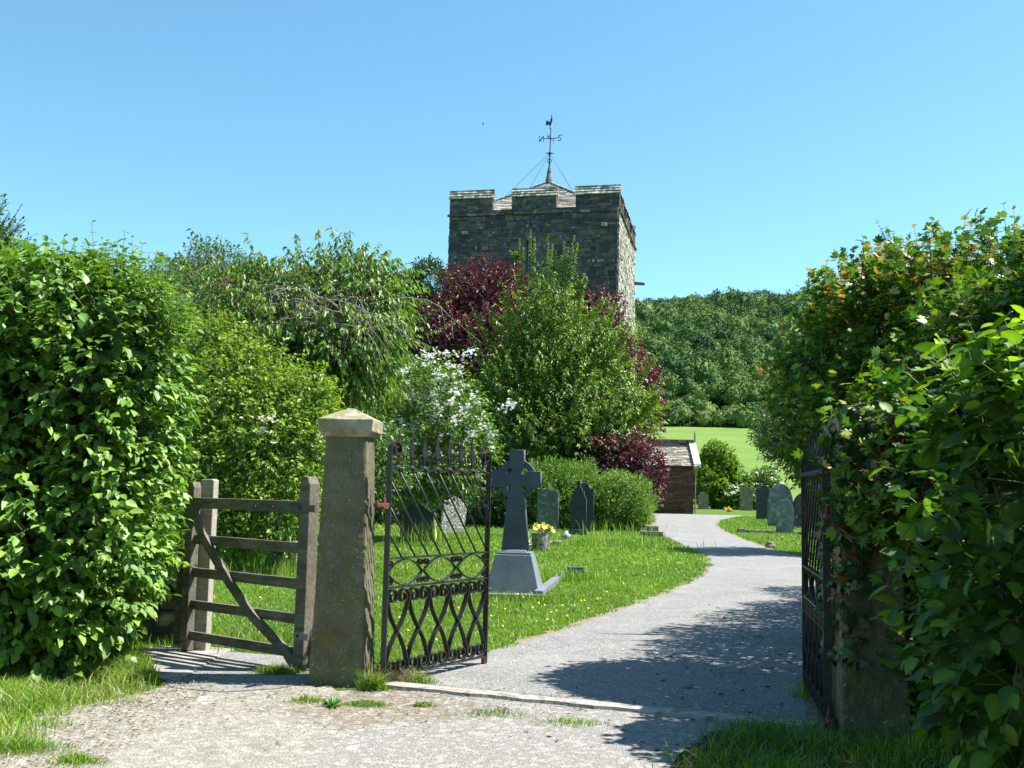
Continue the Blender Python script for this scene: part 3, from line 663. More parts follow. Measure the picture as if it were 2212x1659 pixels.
o = link('wood_leaves', leaf_mesh('wood', pc.reshape(-1, 3), tdir.reshape(-1, 3), nn_.reshape(-1, 3), sz.ravel(), .95, 'fold', tt.ravel()), MT['farwood'], wood_)
#==BUILD==
# ---------------------------------------------------------------- masonry
def stones(mb, w, z0, z1, T, hole=None, rh=(.09, .27), rw=(.2, .75), dep=.10, jit=.03, seed=1, gap=.016, light=.0, quoin=True, clip=None):
    """coursed rubble on the local plane y=0 facing -y, x 0..w; T maps local to mesh coordinates"""
    r = random.Random(seed); z = z0; rects = []
    while z < z1-.02:
        H_ = min(r.uniform(.34, .62) if rh[1] > .2 else r.uniform(.2, .36), z1-z)
        if z1-(z+H_) < .15: H_ = z1-z
        x = 0
        while x < w-.01:
            W_ = r.uniform(.45, 1.7)
            if w-(x+W_) < .35: W_ = w-x
            zz = z
            while zz < z+H_-.005:
                h = r.uniform(*rh)
                if z+H_-(zz+h) < rh[0]*.8: h = z+H_-zz
                xx = x
                while xx < x+W_-.005:
                    ww = r.uniform(*rw)*(.7 if h > .2 else 1)
                    if x+W_-(xx+ww) < rw[0]*.8: ww = x+W_-xx
                    rects.append((xx, xx+ww, zz, zz+h)); xx += ww
                zz += h
            x += W_
        z += H_
    for (a, b, c, d) in rects:
        first = a < .001; last = b > w-.001; ga = gap*r.uniform(.5, 1.6)
        if hole and hole(a, b, c, d): continue
        if clip and not clip((a+b)/2, (c+d)/2): continue
        a += 0 if first else ga*.6; b -= 0 if last else ga*.6; c += ga*.6; d -= ga*.5
        o_ = r.uniform(-jit, jit); e = lambda: r.uniform(-.016, .016) if gap > .01 else r.uniform(-.006, .006)
        vs = [(a+e(), -o_+e(), c+e()), (b+e(), -o_+e(), c+e()), (b+e(), -o_+e(), d+e()), (a+e(), -o_+e(), d+e()), (a, dep, c), (b, dep, c), (b, dep, d), (a, dep, d)]
        mb.add([T @ Vector(v) for v in vs], [(0, 1, 2, 3), (1, 5, 6, 2), (2, 6, 7, 3), (3, 7, 4, 0), (0, 4, 5, 1)], min(1, max(0, r.betavariate(1.6, 2.4)+light)))
def slates(mb, w0, w1, run, rise, T, row=.16, seed=1, sw=(.16, .4), th=.03):
    """stone slates on a slope: bottom width w0, top width w1 (centred), going +y by run and up by rise"""
    r = random.Random(seed); L = math.hypot(run, rise); n = int(L/row)
    for i in range(n+1):
        f = i/n; wd = w0+(w1-w0)*f; x = -wd/2 - r.uniform(0, .05); y, z = run*f, rise*f; ex = row*1.25/L
        while x < wd/2-.02:
            ww = r.uniform(*sw); b = min(x+ww, wd/2+.03); g = .006; lift = r.uniform(0, .018); dz = r.uniform(-.01, .01)
            y0, z0 = y-.02+r.uniform(-.01, .02), z+.035+lift+dz; y1, z1 = y+run*ex, z+rise*ex+.01
            vs = [(x+g, y0, z0), (b-g, y0, z0+r.uniform(-.006, .006)), (b-g, y1, z1), (x+g, y1, z1), (x+g, y0, z0-th), (b-g, y0, z0-th), (b-g, y1, z1-th), (x+g, y1, z1-th)]
            mb.add([T @ Vector(v) for v in vs], [(0, 1, 2, 3), (4, 5, 1, 0), (5, 6, 2, 1), (7, 4, 0, 3)], r.random())
            x += ww

# ---------------------------------------------------------------- church tower
TY = 54.0
c0 = P(1336, 620, TY); TA = R(-12)
u_l = (968-CX)/F
e1 = Vector((math.cos(TA), math.sin(TA), 0)); e2 = Vector((-math.sin(TA), math.cos(TA), 0))
def proj(p):
    d = Vector(p)-Vector((0, 0, H)); z = d.dot(fw); return CX+F*d.dot(rtv)/z, CY-F*d.dot(upv)/z
best = min((abs(proj(Vector((c0.x, TY, 12)) - e1*wd)[0]-966), wd) for wd in np.arange(6, 11, .02)); TW = float(best[1])
gz = float(terr(TY))
corner = Vector((c0.x, TY, gz)); org = corner - e1*TW
tw = empty('church_tower', org, TA, 'square grey stone church tower with battlements and low pyramid roof', 'church tower')
def zat(u, v, Y): return P(u, v, Y).z - gz
zs = zat(1150, 457, TY+.8)      # string course
zt = zat(1150, 604*.3+221.2, TY+.8)
zcap = zat(1150, 672*.3+221.2, TY+.8)
zo = zat(1325, 673, TY)         # offset of the lower stage
I4 = Matrix.Identity(4)
Tf = I4                                                     # front: local x, facing -y
Tr = Matrix.Translation((TW, 0, 0)) @ Matrix.Rotation(R(90), 4, 'Z')   # right side: x runs along +y, facing +x
Tl = Matrix.Translation((0, TW, 0)) @ Matrix.Rotation(R(-90), 4, 'Z')
Tb = Matrix.Translation((TW, TW, 0)) @ Matrix.Rotation(R(180), 4, 'Z')
wx = (1146-966)/(1336-966)*TW+.05; ww_ = .42; wz0 = zat(1146, 586, TY+.8); wz1 = zat(1146, 513, TY+.8); wsp = wz1-.45
def hole_f(a, b, c, d): return b > wx-ww_ and a < wx+ww_ and c < wz1+.1 and d > wz0-.05
sy = TW*.42
def hole_r(a, b, c, d): return b > sy-.1 and a < sy+.1 and c < zs-2.2 and d > zs-5.6
mb = MB()
stones(mb, TW, zo, zs, Tf, hole_f, seed=2, quoin=True); stones(mb, TW, zo, zs, Tl, seed=4, rh=(.2, .3), rw=(.5, .9))
mb.build('masonry', MT['tower'], tw)
mb = MB(); stones(mb, TW, zo, zs, Tr, hole_r, seed=3, jit=.03); stones(mb, TW+.22, 0, zo-.12, Matrix.Translation((.12, -.12, 0)) @ Tr, seed=6); mb.build('sunlit_masonry', MT['tower_sunlit'], tw)
mb = MB(); T2 = Matrix.Translation((-.1, -.12, 0)); stones(mb, TW+.22, 0, zo-.12, T2, seed=5)
mb.build('lower_masonry', MT['tower'], tw)
mb = MB(); mb.box(.40, TW-.40, .40, TW-.035, zo, zs-.01)
hx0, hx1, hz0, hz1 = wx-ww_, wx+ww_, wz0, wz1-.02
for q in ((.035, hx0, zo, zs-.01), (hx1, TW-.40, zo, zs-.01), (hx0, hx1, zo, hz0), (hx0, hx1, hz1, zs-.01)): mb.box(q[0], q[1], .035, .399, q[2], q[3])
for q in ((.035, sy-.1, zo, zs-.01), (sy+.1, TW-.035, zo, zs-.01), (sy-.1, sy+.1, zo, zs-5.6), (sy-.1, sy+.1, zs-2.2, zs-.01)): mb.box(TW-.399, TW-.035, q[0], q[1], q[2], q[3])
mb.box(-.06, TW+.08, -.08, TW+.06, 0, zo-.13); mb.build('wall_core', MT['mortar'], tw)
mb = MB()
for x0, x1, y0, y1 in ((-.16, TW+.18, -.19, .02), (TW-.02, TW+.18, .02, TW+.1)): 
    n_ = 14; al = x1-x0 > 1
    for i in range(n_):
        a, b = ((x0+(x1-x0)*i/n_, x0+(x1-x0)*(i+1)/n_) if al else (x0, x1)); c, d = ((y0, y1) if al else (y0+(y1-y0)*i/n_, y0+(y1-y0)*(i+1)/n_))
        e = random.uniform(-.01, .01)
        mb.box(a+.004, b-.004, c+e, d, zo-.13+e, zo+.01+e, random.random())
mb.build('offset_ledge', MT['coping'], tw, .01)
mb = MB(); n_ = 18
for i in range(n_):
    e = random.uniform(-.012, .012); a, b = TW*i/n_-.0, TW*(i+1)/n_
    mb.box(a+.004-(.1 if i == 0 else 0), b-.004+(.1 if i == n_-1 else 0), -.11+e, .03, zs-.09+e, zs+.02+e, random.random())
    mb.box(TW-.03, TW+.11+e, (a if i else .035)+.004, b-.004, zs-.09+e, zs+.02+e, random.random())
mb.build('string_course', MT['tower'], tw, .01)
# parapet: low wall and merlons on all four sides
pt = .38
fx = lambda zx: (zx-178)/(1412-178)*TW
mer = [(fx(178), fx(497)), (fx(640), fx(962)), (fx(1102), TW)]
zlow = zs + .22; zface = zcap
for ti, (T, sd_) in enumerate(((Tf, 11), (Tr, 12), (Tl, 13), (Tb, 14))):
    bk = MB(); st = MB()
    stones(st, TW, zs+.02, zlow, T, seed=sd_, rh=(.09, .14))
    mm = Matrix(T)
    inset = .0 if ti in (0, 3) else pt+.02
    bk.box(.02+inset, TW-.02-inset, .03, pt, zs+.02, zlow-.01, m=mm)
    st.build('parapet_wall', MT['tower'], tw); bk.build('parapet_core', MT['mortar'], tw)
    for mi, (a, b) in enumerate(mer):
        if ti in (1, 2) : a, b = (a, b) if mi == 1 else ((pt+.03 if mi == 0 else a), (b if mi == 0 else TW-pt-.03))
        m1 = MB(); sub = Matrix(T) @ Matrix.Translation((a, 0, 0))
        stones(m1, b-a, zlow, zface, sub, seed=sd_*5+mi)
        # returns of the merlon
        m1.box(a+.03, b-.03, .03, pt-.01, zlow, zface-.005, .4, m=mm)
        for s_ in range(4):
            h0 = zlow+(zface-zlow)*s_/4; h1 = zlow+(zface-zlow)*(s_+1)/4-.012
            for xx in (a, b-.04): m1.box(xx+random.uniform(-.01, .0), xx+.04+random.uniform(0, .01), .10, pt, h0, h1, random.random(), m=mm)
        o = m1.build('merlon', MT['tower'], tw)
        cp = MB(); nsl = 5; oh = .05
        for k in range(3):          # sloping slabs in three laps
            f0, f1 = k/3, (k+1)/3
            x = a-oh
            while x < b+oh-.02:
                wv = random.uniform(.35, .8); x2 = min(x+wv, b+oh)
                if b+oh-x2 < .15: x2 = b+oh
                y0, y1 = -.08+(pt*.62)*f0, -.08+(pt*.62)*f1+.06; z0, z1 = zface+(zt-zface-.05)*f0, zface+(zt-zface-.05)*f1; e = random.uniform(-.012, .012)
                vs = [(x+.004, y0+e, z0), (x2-.004, y0+e, z0), (x2-.004, y1, z1), (x+.004, y1, z1), (x+.004, y0+e, z0+.06), (x2-.004, y0+e, z0+.06), (x2-.004, y1, z1+.045), (x+.004, y1, z1+.045)]
                cp.add([mm @ Vector(v) for v in vs], [(3, 2, 1, 0), (4, 5, 6, 7), (0, 1, 5, 4), (1, 2, 6, 5), (2, 3, 7, 6), (3, 0, 4, 7)], random.random()); x = x2
        cp.box(a-oh, b+oh, pt*.45, pt+.02, zface-.01, zt-.02, .4, m=mm)
        cp.box(a-oh-.01, b+oh+.01, pt*.42, pt+.05, zt-.02, zt+.025, .75, m=mm)
        cp.build('coping', MT['coping'], o)
# louvred belfry window
win = MB(); win.box(wx-ww_+.02, wx+ww_-.02, .32, .36, wz0, wz1-.1); wo_ = win.build('window', MT['dark'], tw)
lv = MB(); nm = 5
for i in range(nm):
    xx = wx-ww_+.13+(2*ww_-.26)*i/(nm-1); lv.box(xx-.035, xx+.035, .10, .15, wz0+.03, wz1-.22)
lv.build('mullions', MT['louvre'], wo_)
lv = MB()
zz = wz0+.1
while zz < wz1-.25:
    lv.add([(wx-ww_+.05, .15, zz), (wx+ww_-.05, .15, zz), (wx+ww_-.05, .27, zz+.09), (wx-ww_+.05, .27, zz+.09), (wx-ww_+.05, .15, zz+.02), (wx+ww_-.05, .15, zz+.02), (wx+ww_-.05, .27, zz+.11), (wx-ww_+.05, .27, zz+.11)], [(0, 1, 2, 3), (4, 5, 6, 7), (0, 1, 5, 4), (2, 3, 7, 6)]); zz += .16
lv.build('louvre', MT['louvre'], wo_)
fr = MB()
hw = ww_
for i in range(9):
    a0 = math.pi*i/9; a1 = math.pi*(i+1)/9; c = (wx, wz1-.42)
    q = [(c[0]+math.cos(a)*rr*1.0, c[1]+math.sin(a)*rr*1.05) for a, rr in ((a0, hw-.08), (a1, hw-.08), (a1, hw+.16), (a0, hw+.16))]
    fr.prism(q, -.015, .3, random.random())
for s_ in (-1, 1):
    z_ = wz0-.02
    while z_ < wz1-.45:
        h_ = random.uniform(.18, .32); h_ = min(h_, wz1-.42-z_); wd_ = random.choice((.14, .22)); a, b = sorted((wx+s_*(hw-.08), wx+s_*(hw-.08+wd_))); fr.box(a, b, -.012, .3, z_, z_+h_-.012, random.random()); z_ += h_
fr.box(wx-hw-.08, wx+hw+.08, -.03, .3, wz0-.14, wz0-.025, .8)
fr.build('window_surround', MT['tower'], wo_)
# slit window on the sunny side
sl_ = MB(); sl_.box(TW-.04-.25, TW-.2, sy-.1, sy+.1, zs-5.6, zs-2.3); so_ = sl_.build('slit_window', MT['dark'], tw)
sf = MB()
for s_ in (-1, 1): sf.box(TW-.2, TW+.015, sy+s_*.13-.04, sy+s_*.13+.04, zs-5.6, zs-2.3, .9)
sf.box(TW-.2, TW+.012, sy-.1, sy+.1, zs-2.3, zs-2.12, .7); sf.build('surround', MT['coping'], so_)
# water spouts
for (u, v, side) in ((1003, 490, 0), (1305, 488, 0), (0, 0, 1)):
    m1 = MB()
    if side == 0:
        x = (u-966)/(1336-966)*TW; z = zat(u, v, TY+.5)
        m1.frust(0, .17, .10, .5, .13, .09, t=.95)
        T = Matrix.Translation((x, .12, z)) @ Matrix.Rotation(R(100), 4, 'X')
    else:
        m1.frust(0, .10, .08, .75, .08, .06, t=.5); T = Matrix.Translation((TW-.1, TW*.95, zs-2.2)) @ Matrix.Rotation(R(95), 4, 'Y')
    o = m1.build('water_spout', MT['coping'] if side == 0 else MT['tower'], tw, .02); o.matrix_local = T
# pyramid roof
rz0 = zs+.15; ap = zat(1178, 384, TY+TW/2); cxm = TW/2
rf = MB(); W0 = TW-2*pt-.1
for k in range(4):
    T = Matrix.Translation((cxm, cxm, 0)) @ Matrix.Rotation(R(90*k), 4, 'Z') @ Matrix.Translation((0, -W0/2, rz0))
    slates(rf, W0, .12, W0/2-.05, ap-rz0-.05, T, row=.24, seed=30+k, sw=(.3, .7), th=.045)
    rf.add([T @ Vector(v) for v in ((-W0/2, .03, 0), (W0/2, .03, 0), (0, W0/2, ap-rz0-.02))], [(0, 1, 2)], .1)
rf.build('roof', MT['slate'], tw)
# lead spirelet and weathervane
fp = MB(); px_ = lambda z1, z0: z1-z0
zA = ap-.05; zB = zat(1180, 352, TY+TW/2); zT = zat(1184, 236, TY+TW/2)
ln = Vector((.02, 0, 1))
def ax(z): return (cxm+(z-zA)*.022, cxm, z)
fp.tube([ax(zA-.1), ax(zA+.02), ax(zA+.2), ax(zA+(zB-zA)*.8), ax(zB)], [.26, .2, .19, .10, .09], 10); fp.tube([ax(zA+(zB-zA)*.72), ax(zA+(zB-zA)*.76)], [.135, .135], 10)
fp.build('spirelet', MT['lead'], tw, smooth=False)
vn = MB(); zR = zat(1180, 320, TY+TW/2); zarm = zat(1182, 288, TY+TW/2); zfoot = zat(1182, 267, TY+TW/2)
vn.tube([ax(zB-.05), ax(zR)], [.045, .04], 8); vn.tube([ax(zR), ax(zfoot+.05)], [.032, .026], 8)
vane = vn.build('weathervane', MT['vane'], tw)
m1 = MB(); a = Vector(ax(zR)); m1.tube([a-Vector((0, 0, .05)), a+Vector((0, 0, .05))], [.1, .07], 8)
for an in (20, 110, 200, 290): m1.tube([a, a+Vector((math.cos(R(an))*.24, math.sin(R(an))*.24, -.02))], .03, 5)
m1.build('stay_collar', MT['vane'], vane)
m1 = MB(); c = Vector(ax(zB+(zR-zB)*.45)); m1.tube([c+Vector((math.cos(t)*.12, 0, math.sin(t)*.14)) for t in np.linspace(0, 6.283, 17)], .02, 5); m1.build('ring', MT['vane'], vane)
m1 = MB(); c = Vector(ax(zarm)); m1.tube([c-Vector((.46, 0, 0)), c+Vector((.46, 0, 0))], .024, 6)
for sgn in (-1, 1): m1.tube([c, c+Vector((.1*sgn, .45*sgn, .0))], .016, 6)
m1.build('compass_arms', MT['vane'], vane)
def letter(name, strokes, c, s, w_=.045):
    m2 = MB()
    for st in strokes: m2.strip([(c.x+x*s, c.z+z*s) for x, z in st[0]], .03, st[1]*s, y=c.y)
    return m2.build(name, MT['vane'], vane)
Lc = c - Vector((.54, 0, 0)); s_ = .34
letter('letter_n', [([(-.36, -.5), (-.36, .5)], .07), ([(-.33, -.42), (.33, .45)], .17), ([(.36, -.5), (.36, .5)], .07), ([(-.5, -.5), (-.2, -.5)], .05), ([(-.5, .5), (-.2, .5)], .05), ([(.2, -.5), (.5, -.5)], .05)], Lc, s_)
Sp = [(.32*math.cos(t)+.03, .26+.26*math.sin(t)) for t in np.linspace(.35, 4.4, 14)][:-1] + [(-.05, .05), (.1, -.05)] + [(-.02+.3*math.cos(t), -.24+.25*math.sin(t)) for t in np.linspace(.9, -2.7, 12)]
letter('letter_s', [([(x+z*.22, z) for x, z in Sp], .12)], c + Vector((.56, 0, 0)), s_)
for sgn, nm_ in ((-1, 'letter_w'), (1, 'letter_e')):
    m2 = MB(); q = c + Vector((.1*sgn, .5*sgn, 0))
    for t0, t1 in (((0, -.14), (0, .14)), ((0, .14), (.08, .14)), ((0, 0), (.06, 0)), ((0, -.14), (.08, -.14))) if sgn > 0 else (((0, .14), (.05, -.14)), ((.05, -.14), (.1, .06)), ((.1, .06), (.15, -.14)), ((.15, -.14), (.2, .14))):
        m2.tube([q+Vector((t0[0]*.5, t0[0], t0[1])), q+Vector((t1[0]*.5, t1[0], t1[1]))], .012, 4)
    m2.build(nm_, MT['vane'], vane)
# cockerel: outline in units where the picture spans 340..500 x, 100..440 y
ck = [(425, 430), (468, 428), (466, 418), (445, 415), (448, 395), (455, 360), (470, 330), (478, 290), (494, 240), (498, 205), (488, 180), (478, 172), (484, 150), (488, 128), (478, 108), (464, 104), (462, 118), (468, 130), (464, 160), (455, 200), (448, 245), (436, 272), (420, 284), (408, 262), (394, 238), (378, 228), (358, 246), (346, 275), (341, 310), (344, 340), (360, 356), (380, 352), (392, 334), (412, 330), (418, 350), (416, 368), (428, 352), (438, 350), (432, 390), (438, 415), (424, 424)]
s_ = (zT-zfoot)/(440-100)
cf = Vector(ax(zfoot))
o = curve_plate('cockerel', [[(cf.x+(x-462)*s_, cf.z+(438-y)*s_) for x, y in ck]], .05, MT['vane'], vane, .008); o.location.y = cf.y
for (u, v, yy_) in ((1078, 438, -.5), (1146, 403, .55), (1243, 424, -.35), (1241, 418, .1)):
    m2 = MB(); pe = P(u, v, TY+TW/2+yy_*3) - org; pe = Vector((pe.dot(e1), pe.dot(e2), pe.z)); aa = Vector(ax(zR)); stt = aa + (pe-aa).normalized()*.1
    pe2 = aa + (pe-aa)*1.12
    m2.tube([stt, pe2], .011, 4); m2.build('stay_wire', MT['vane'], vane)

# ---------------------------------------------------------------- nave gable and stone outbuilding
NY = 70.0; ng = P(1412, 935, NY)
nv = empty('church_gable', (ng.x-5.2, NY, float(terr(NY))), R(14), 'pale rendered church gable with stone slate verge behind the cherry', 'church')
z1 = ng.z-float(terr(NY)); zpk = z1+3.6
m1 = MB(); m1.prism([(-4.6, 0), (4.6, 0), (4.6, z1-.1), (0, zpk-.3), (-4.6, z1-.1)], 0, 12, .5); m1.build('wall', MT['render_wall'], nv)
m1 = MB()
for s_ in (-1, 1):
    m1.prism([(0, zpk-.22), (s_*5.0, z1-.28), (s_*5.0, z1-.05), (0, zpk+.05)], -.25, 12.2, .3)
m1.build('roof', MT['slate'], nv)

SY = 64.0; sg = float(terr(SY))
pL = P(1385, 1108, SY); pR = P(1497, 1108, SY); sw_ = pR.x-pL.x
zev = P(1450, 1005, SY).z-sg; zrd = P(1450, 957, SY+2).z-sg
sh = empty('stone_outbuilding', (pL.x, SY, sg), R(-2), 'small dark stone outbuilding with a stone slate roof', 'outbuilding')
m1 = MB(); stones(m1, sw_, 0, zev, Matrix.Identity(4), seed=71, rh=(.07, .14), rw=(.2, .55), jit=.012, gap=.007)
stones(m1, 4.4, 0, zev, Matrix.Translation((sw_, 0, 0)) @ Matrix.Rotation(R(90), 4, 'Z'), seed=72, rh=(.07, .16), rw=(.25, .6), jit=.014); m1.build('wall', MT['shedstone'], sh)
m1 = MB(); m1.box(.03, sw_-.03, .03, 4.4, 0, zev-.01); m1.prism([(0, 0), (0, 0), (0, 0)], 0, 0) if False else None; m1.build('wall_core', MT['shedmortar'], sh)
m1 = MB()
gw = [(sw_-.02, -.0, zev), (sw_-.02, 4.4, zev), (sw_-.02, 2.2, zrd-.1), (.1, 0, zev), (.1, 4.4, zev), (.1, 2.2, zrd-.1)]; m1.add(gw[:3], [(0, 1, 2)], .5); m1.build('gable', MT['shedstone'], sh); m1 = MB(); m1.add(gw[3:], [(0, 2, 1)], .5); m1.build('gable', MT['shedstone'], sh)
m1 = MB(); T = Matrix.Translation((sw_/2+.1, -.28, zev-.05)); slates(m1, sw_+.45, sw_+.45, 2.4, zrd-zev, T, row=.19, seed=73, sw=(.16, .42))
T = Matrix.Translation((sw_/2+.1, 4.6, zev-.05)) @ Matrix.Rotation(R(180), 4, 'Z'); slates(m1, sw_+.45, sw_+.45, 2.4, zrd-zev, T, row=.4, seed=74, sw=(.4, .8))
m1.add([(-.1, -.25, zev-.06), (sw_+.28, -.25, zev-.06), (sw_+.28, 2.12, zrd-.07), (-.1, 2.12, zrd-.07)], [(0, 1, 2, 3)], .1)
ro = m1.build('roof', MT['slate'], sh)
m1 = MB(); x_ = -.1
while x_ < sw_+.3: m1.box(x_, x_+.44, 2.02, 2.3, zrd+.0, zrd+.10, random.random()); x_ += .45
m1.build('ridge_tiles', MT['lead'], ro, .03)
m1 = MB(); q = [(0, 0), (2.4, zrd-zev), (2.4, zrd-zev+.22), (-.08, .16)]
m1.add([(sw_+.30, -.30+a, zev-.12+b) for a, b in ((0, 0), (2.42, zrd-zev), (2.42, zrd-zev+.20), (0, .22))] + [(sw_+.42, -.30+a, zev-.12+b) for a, b in ((0, 0), (2.42, zrd-zev), (2.42, zrd-zev+.20), (0, .22))], [(0, 1, 2, 3), (7, 6, 5, 4), (0, 4, 5, 1), (1, 5, 6, 2), (2, 6, 7, 3), (3, 7, 4, 0)])
m1.add([(sw_-.02, -.46+a, zev-.1+b) for a, b in ((0, 0), (2.42, zrd-zev), (2.42, zrd-zev+.20), (0, .22))] + [(sw_+.295, -.36+a, zev-.0+b) for a, b in ((0, 0), (2.46, zrd-zev), (2.46, zrd-zev+.12), (0, .14))], [(0, 1, 2, 3), (7, 6, 5, 4), (0, 4, 5, 1), (1, 5, 6, 2), (2, 6, 7, 3), (3, 7, 4, 0)])
m1.build('bargeboard', MT['white_board'], sh)
m1 = MB(); m1.tube([(sw_+.38, 2.1, zrd-.3), (sw_+.38, 2.1, zrd+.55), (sw_+.38, 2.1, zrd+.85)], [.06, .05, .01], 6); m1.build('finial', MT['lead'], sh)
m1 = MB(); m1.tube([(sw_+.25, -.2, zev-.05), (sw_+.12, -.05, zev-.5), (sw_+.1, -.04, .05)], .045, 6); m1.build('downpipe', MT['lead'], sh)
#==NEAR==
# ---------------------------------------------------------------- gate pillars
def pillar(x, y, rz, label, hs=1.0, hinge=True, vis=True):
    t = empty('gate_pillar', (x, y, 0), rz, label, 'gate pillar')
    m1 = MB(); n_ = 10; hz = 1.985; vs = []; fs = []
    import bmesh
    m1.frust(-.05, .222, .222, hz, .168, .168)
    o = m1.build('shaft', MT['pillar'], t, .018)
    s1 = o.modifiers.new('sub', 'SUBSURF'); s1.subdivision_type = 'SIMPLE'; s1.levels = 5; s1.render_levels = 5
    tx = bpy.data.textures.new('rough', 'CLOUDS'); tx.noise_scale = .07
    dm = o.modifiers.new('rough', 'DISPLACE'); dm.texture = tx; dm.strength = .02; dm.mid_level = .5; dm.texture_coords = 'LOCAL'
    m1 = MB(); m1.frust(hz-.03, .178, .178, hz+.012, .214, .214); m1.frust(hz+.008, .220, .220, hz+.112, .224, .224)
    m1.frust(hz+.108, .223, .223, hz+.195, .055, .055); m1.frust(hz+.18, .066, .066, hz+.205, .03, .03)
    o = m1.build('cap', MT['cap'], t, .008)
    s1 = o.modifiers.new('sub', 'SUBSURF'); s1.subdivision_type = 'SIMPLE'; s1.levels = 3; s1.render_levels = 3
    dm = o.modifiers.new('rough', 'DISPLACE'); dm.texture = tx; dm.strength = .014; dm.mid_level = .5; dm.texture_coords = 'LOCAL'
    return t
PA = R(-4)
fr_ = G(785, 1486)
pc_ = Vector((fr_.x, fr_.y, 0)) - Vector((math.cos(PA), math.sin(PA), 0))*.222 + Vector((-math.sin(PA), math.cos(PA), 0))*.222
p1 = pillar(pc_.x, pc_.y, PA, 'tall square stone gate pillar with pyramid cap between the wooden and iron gates')
PRX, PRY = 2.16+.22, 6.75+.22
p2 = pillar(PRX, PRY, R(-6), 'shaded stone gate pillar smothered in ivy on the right')

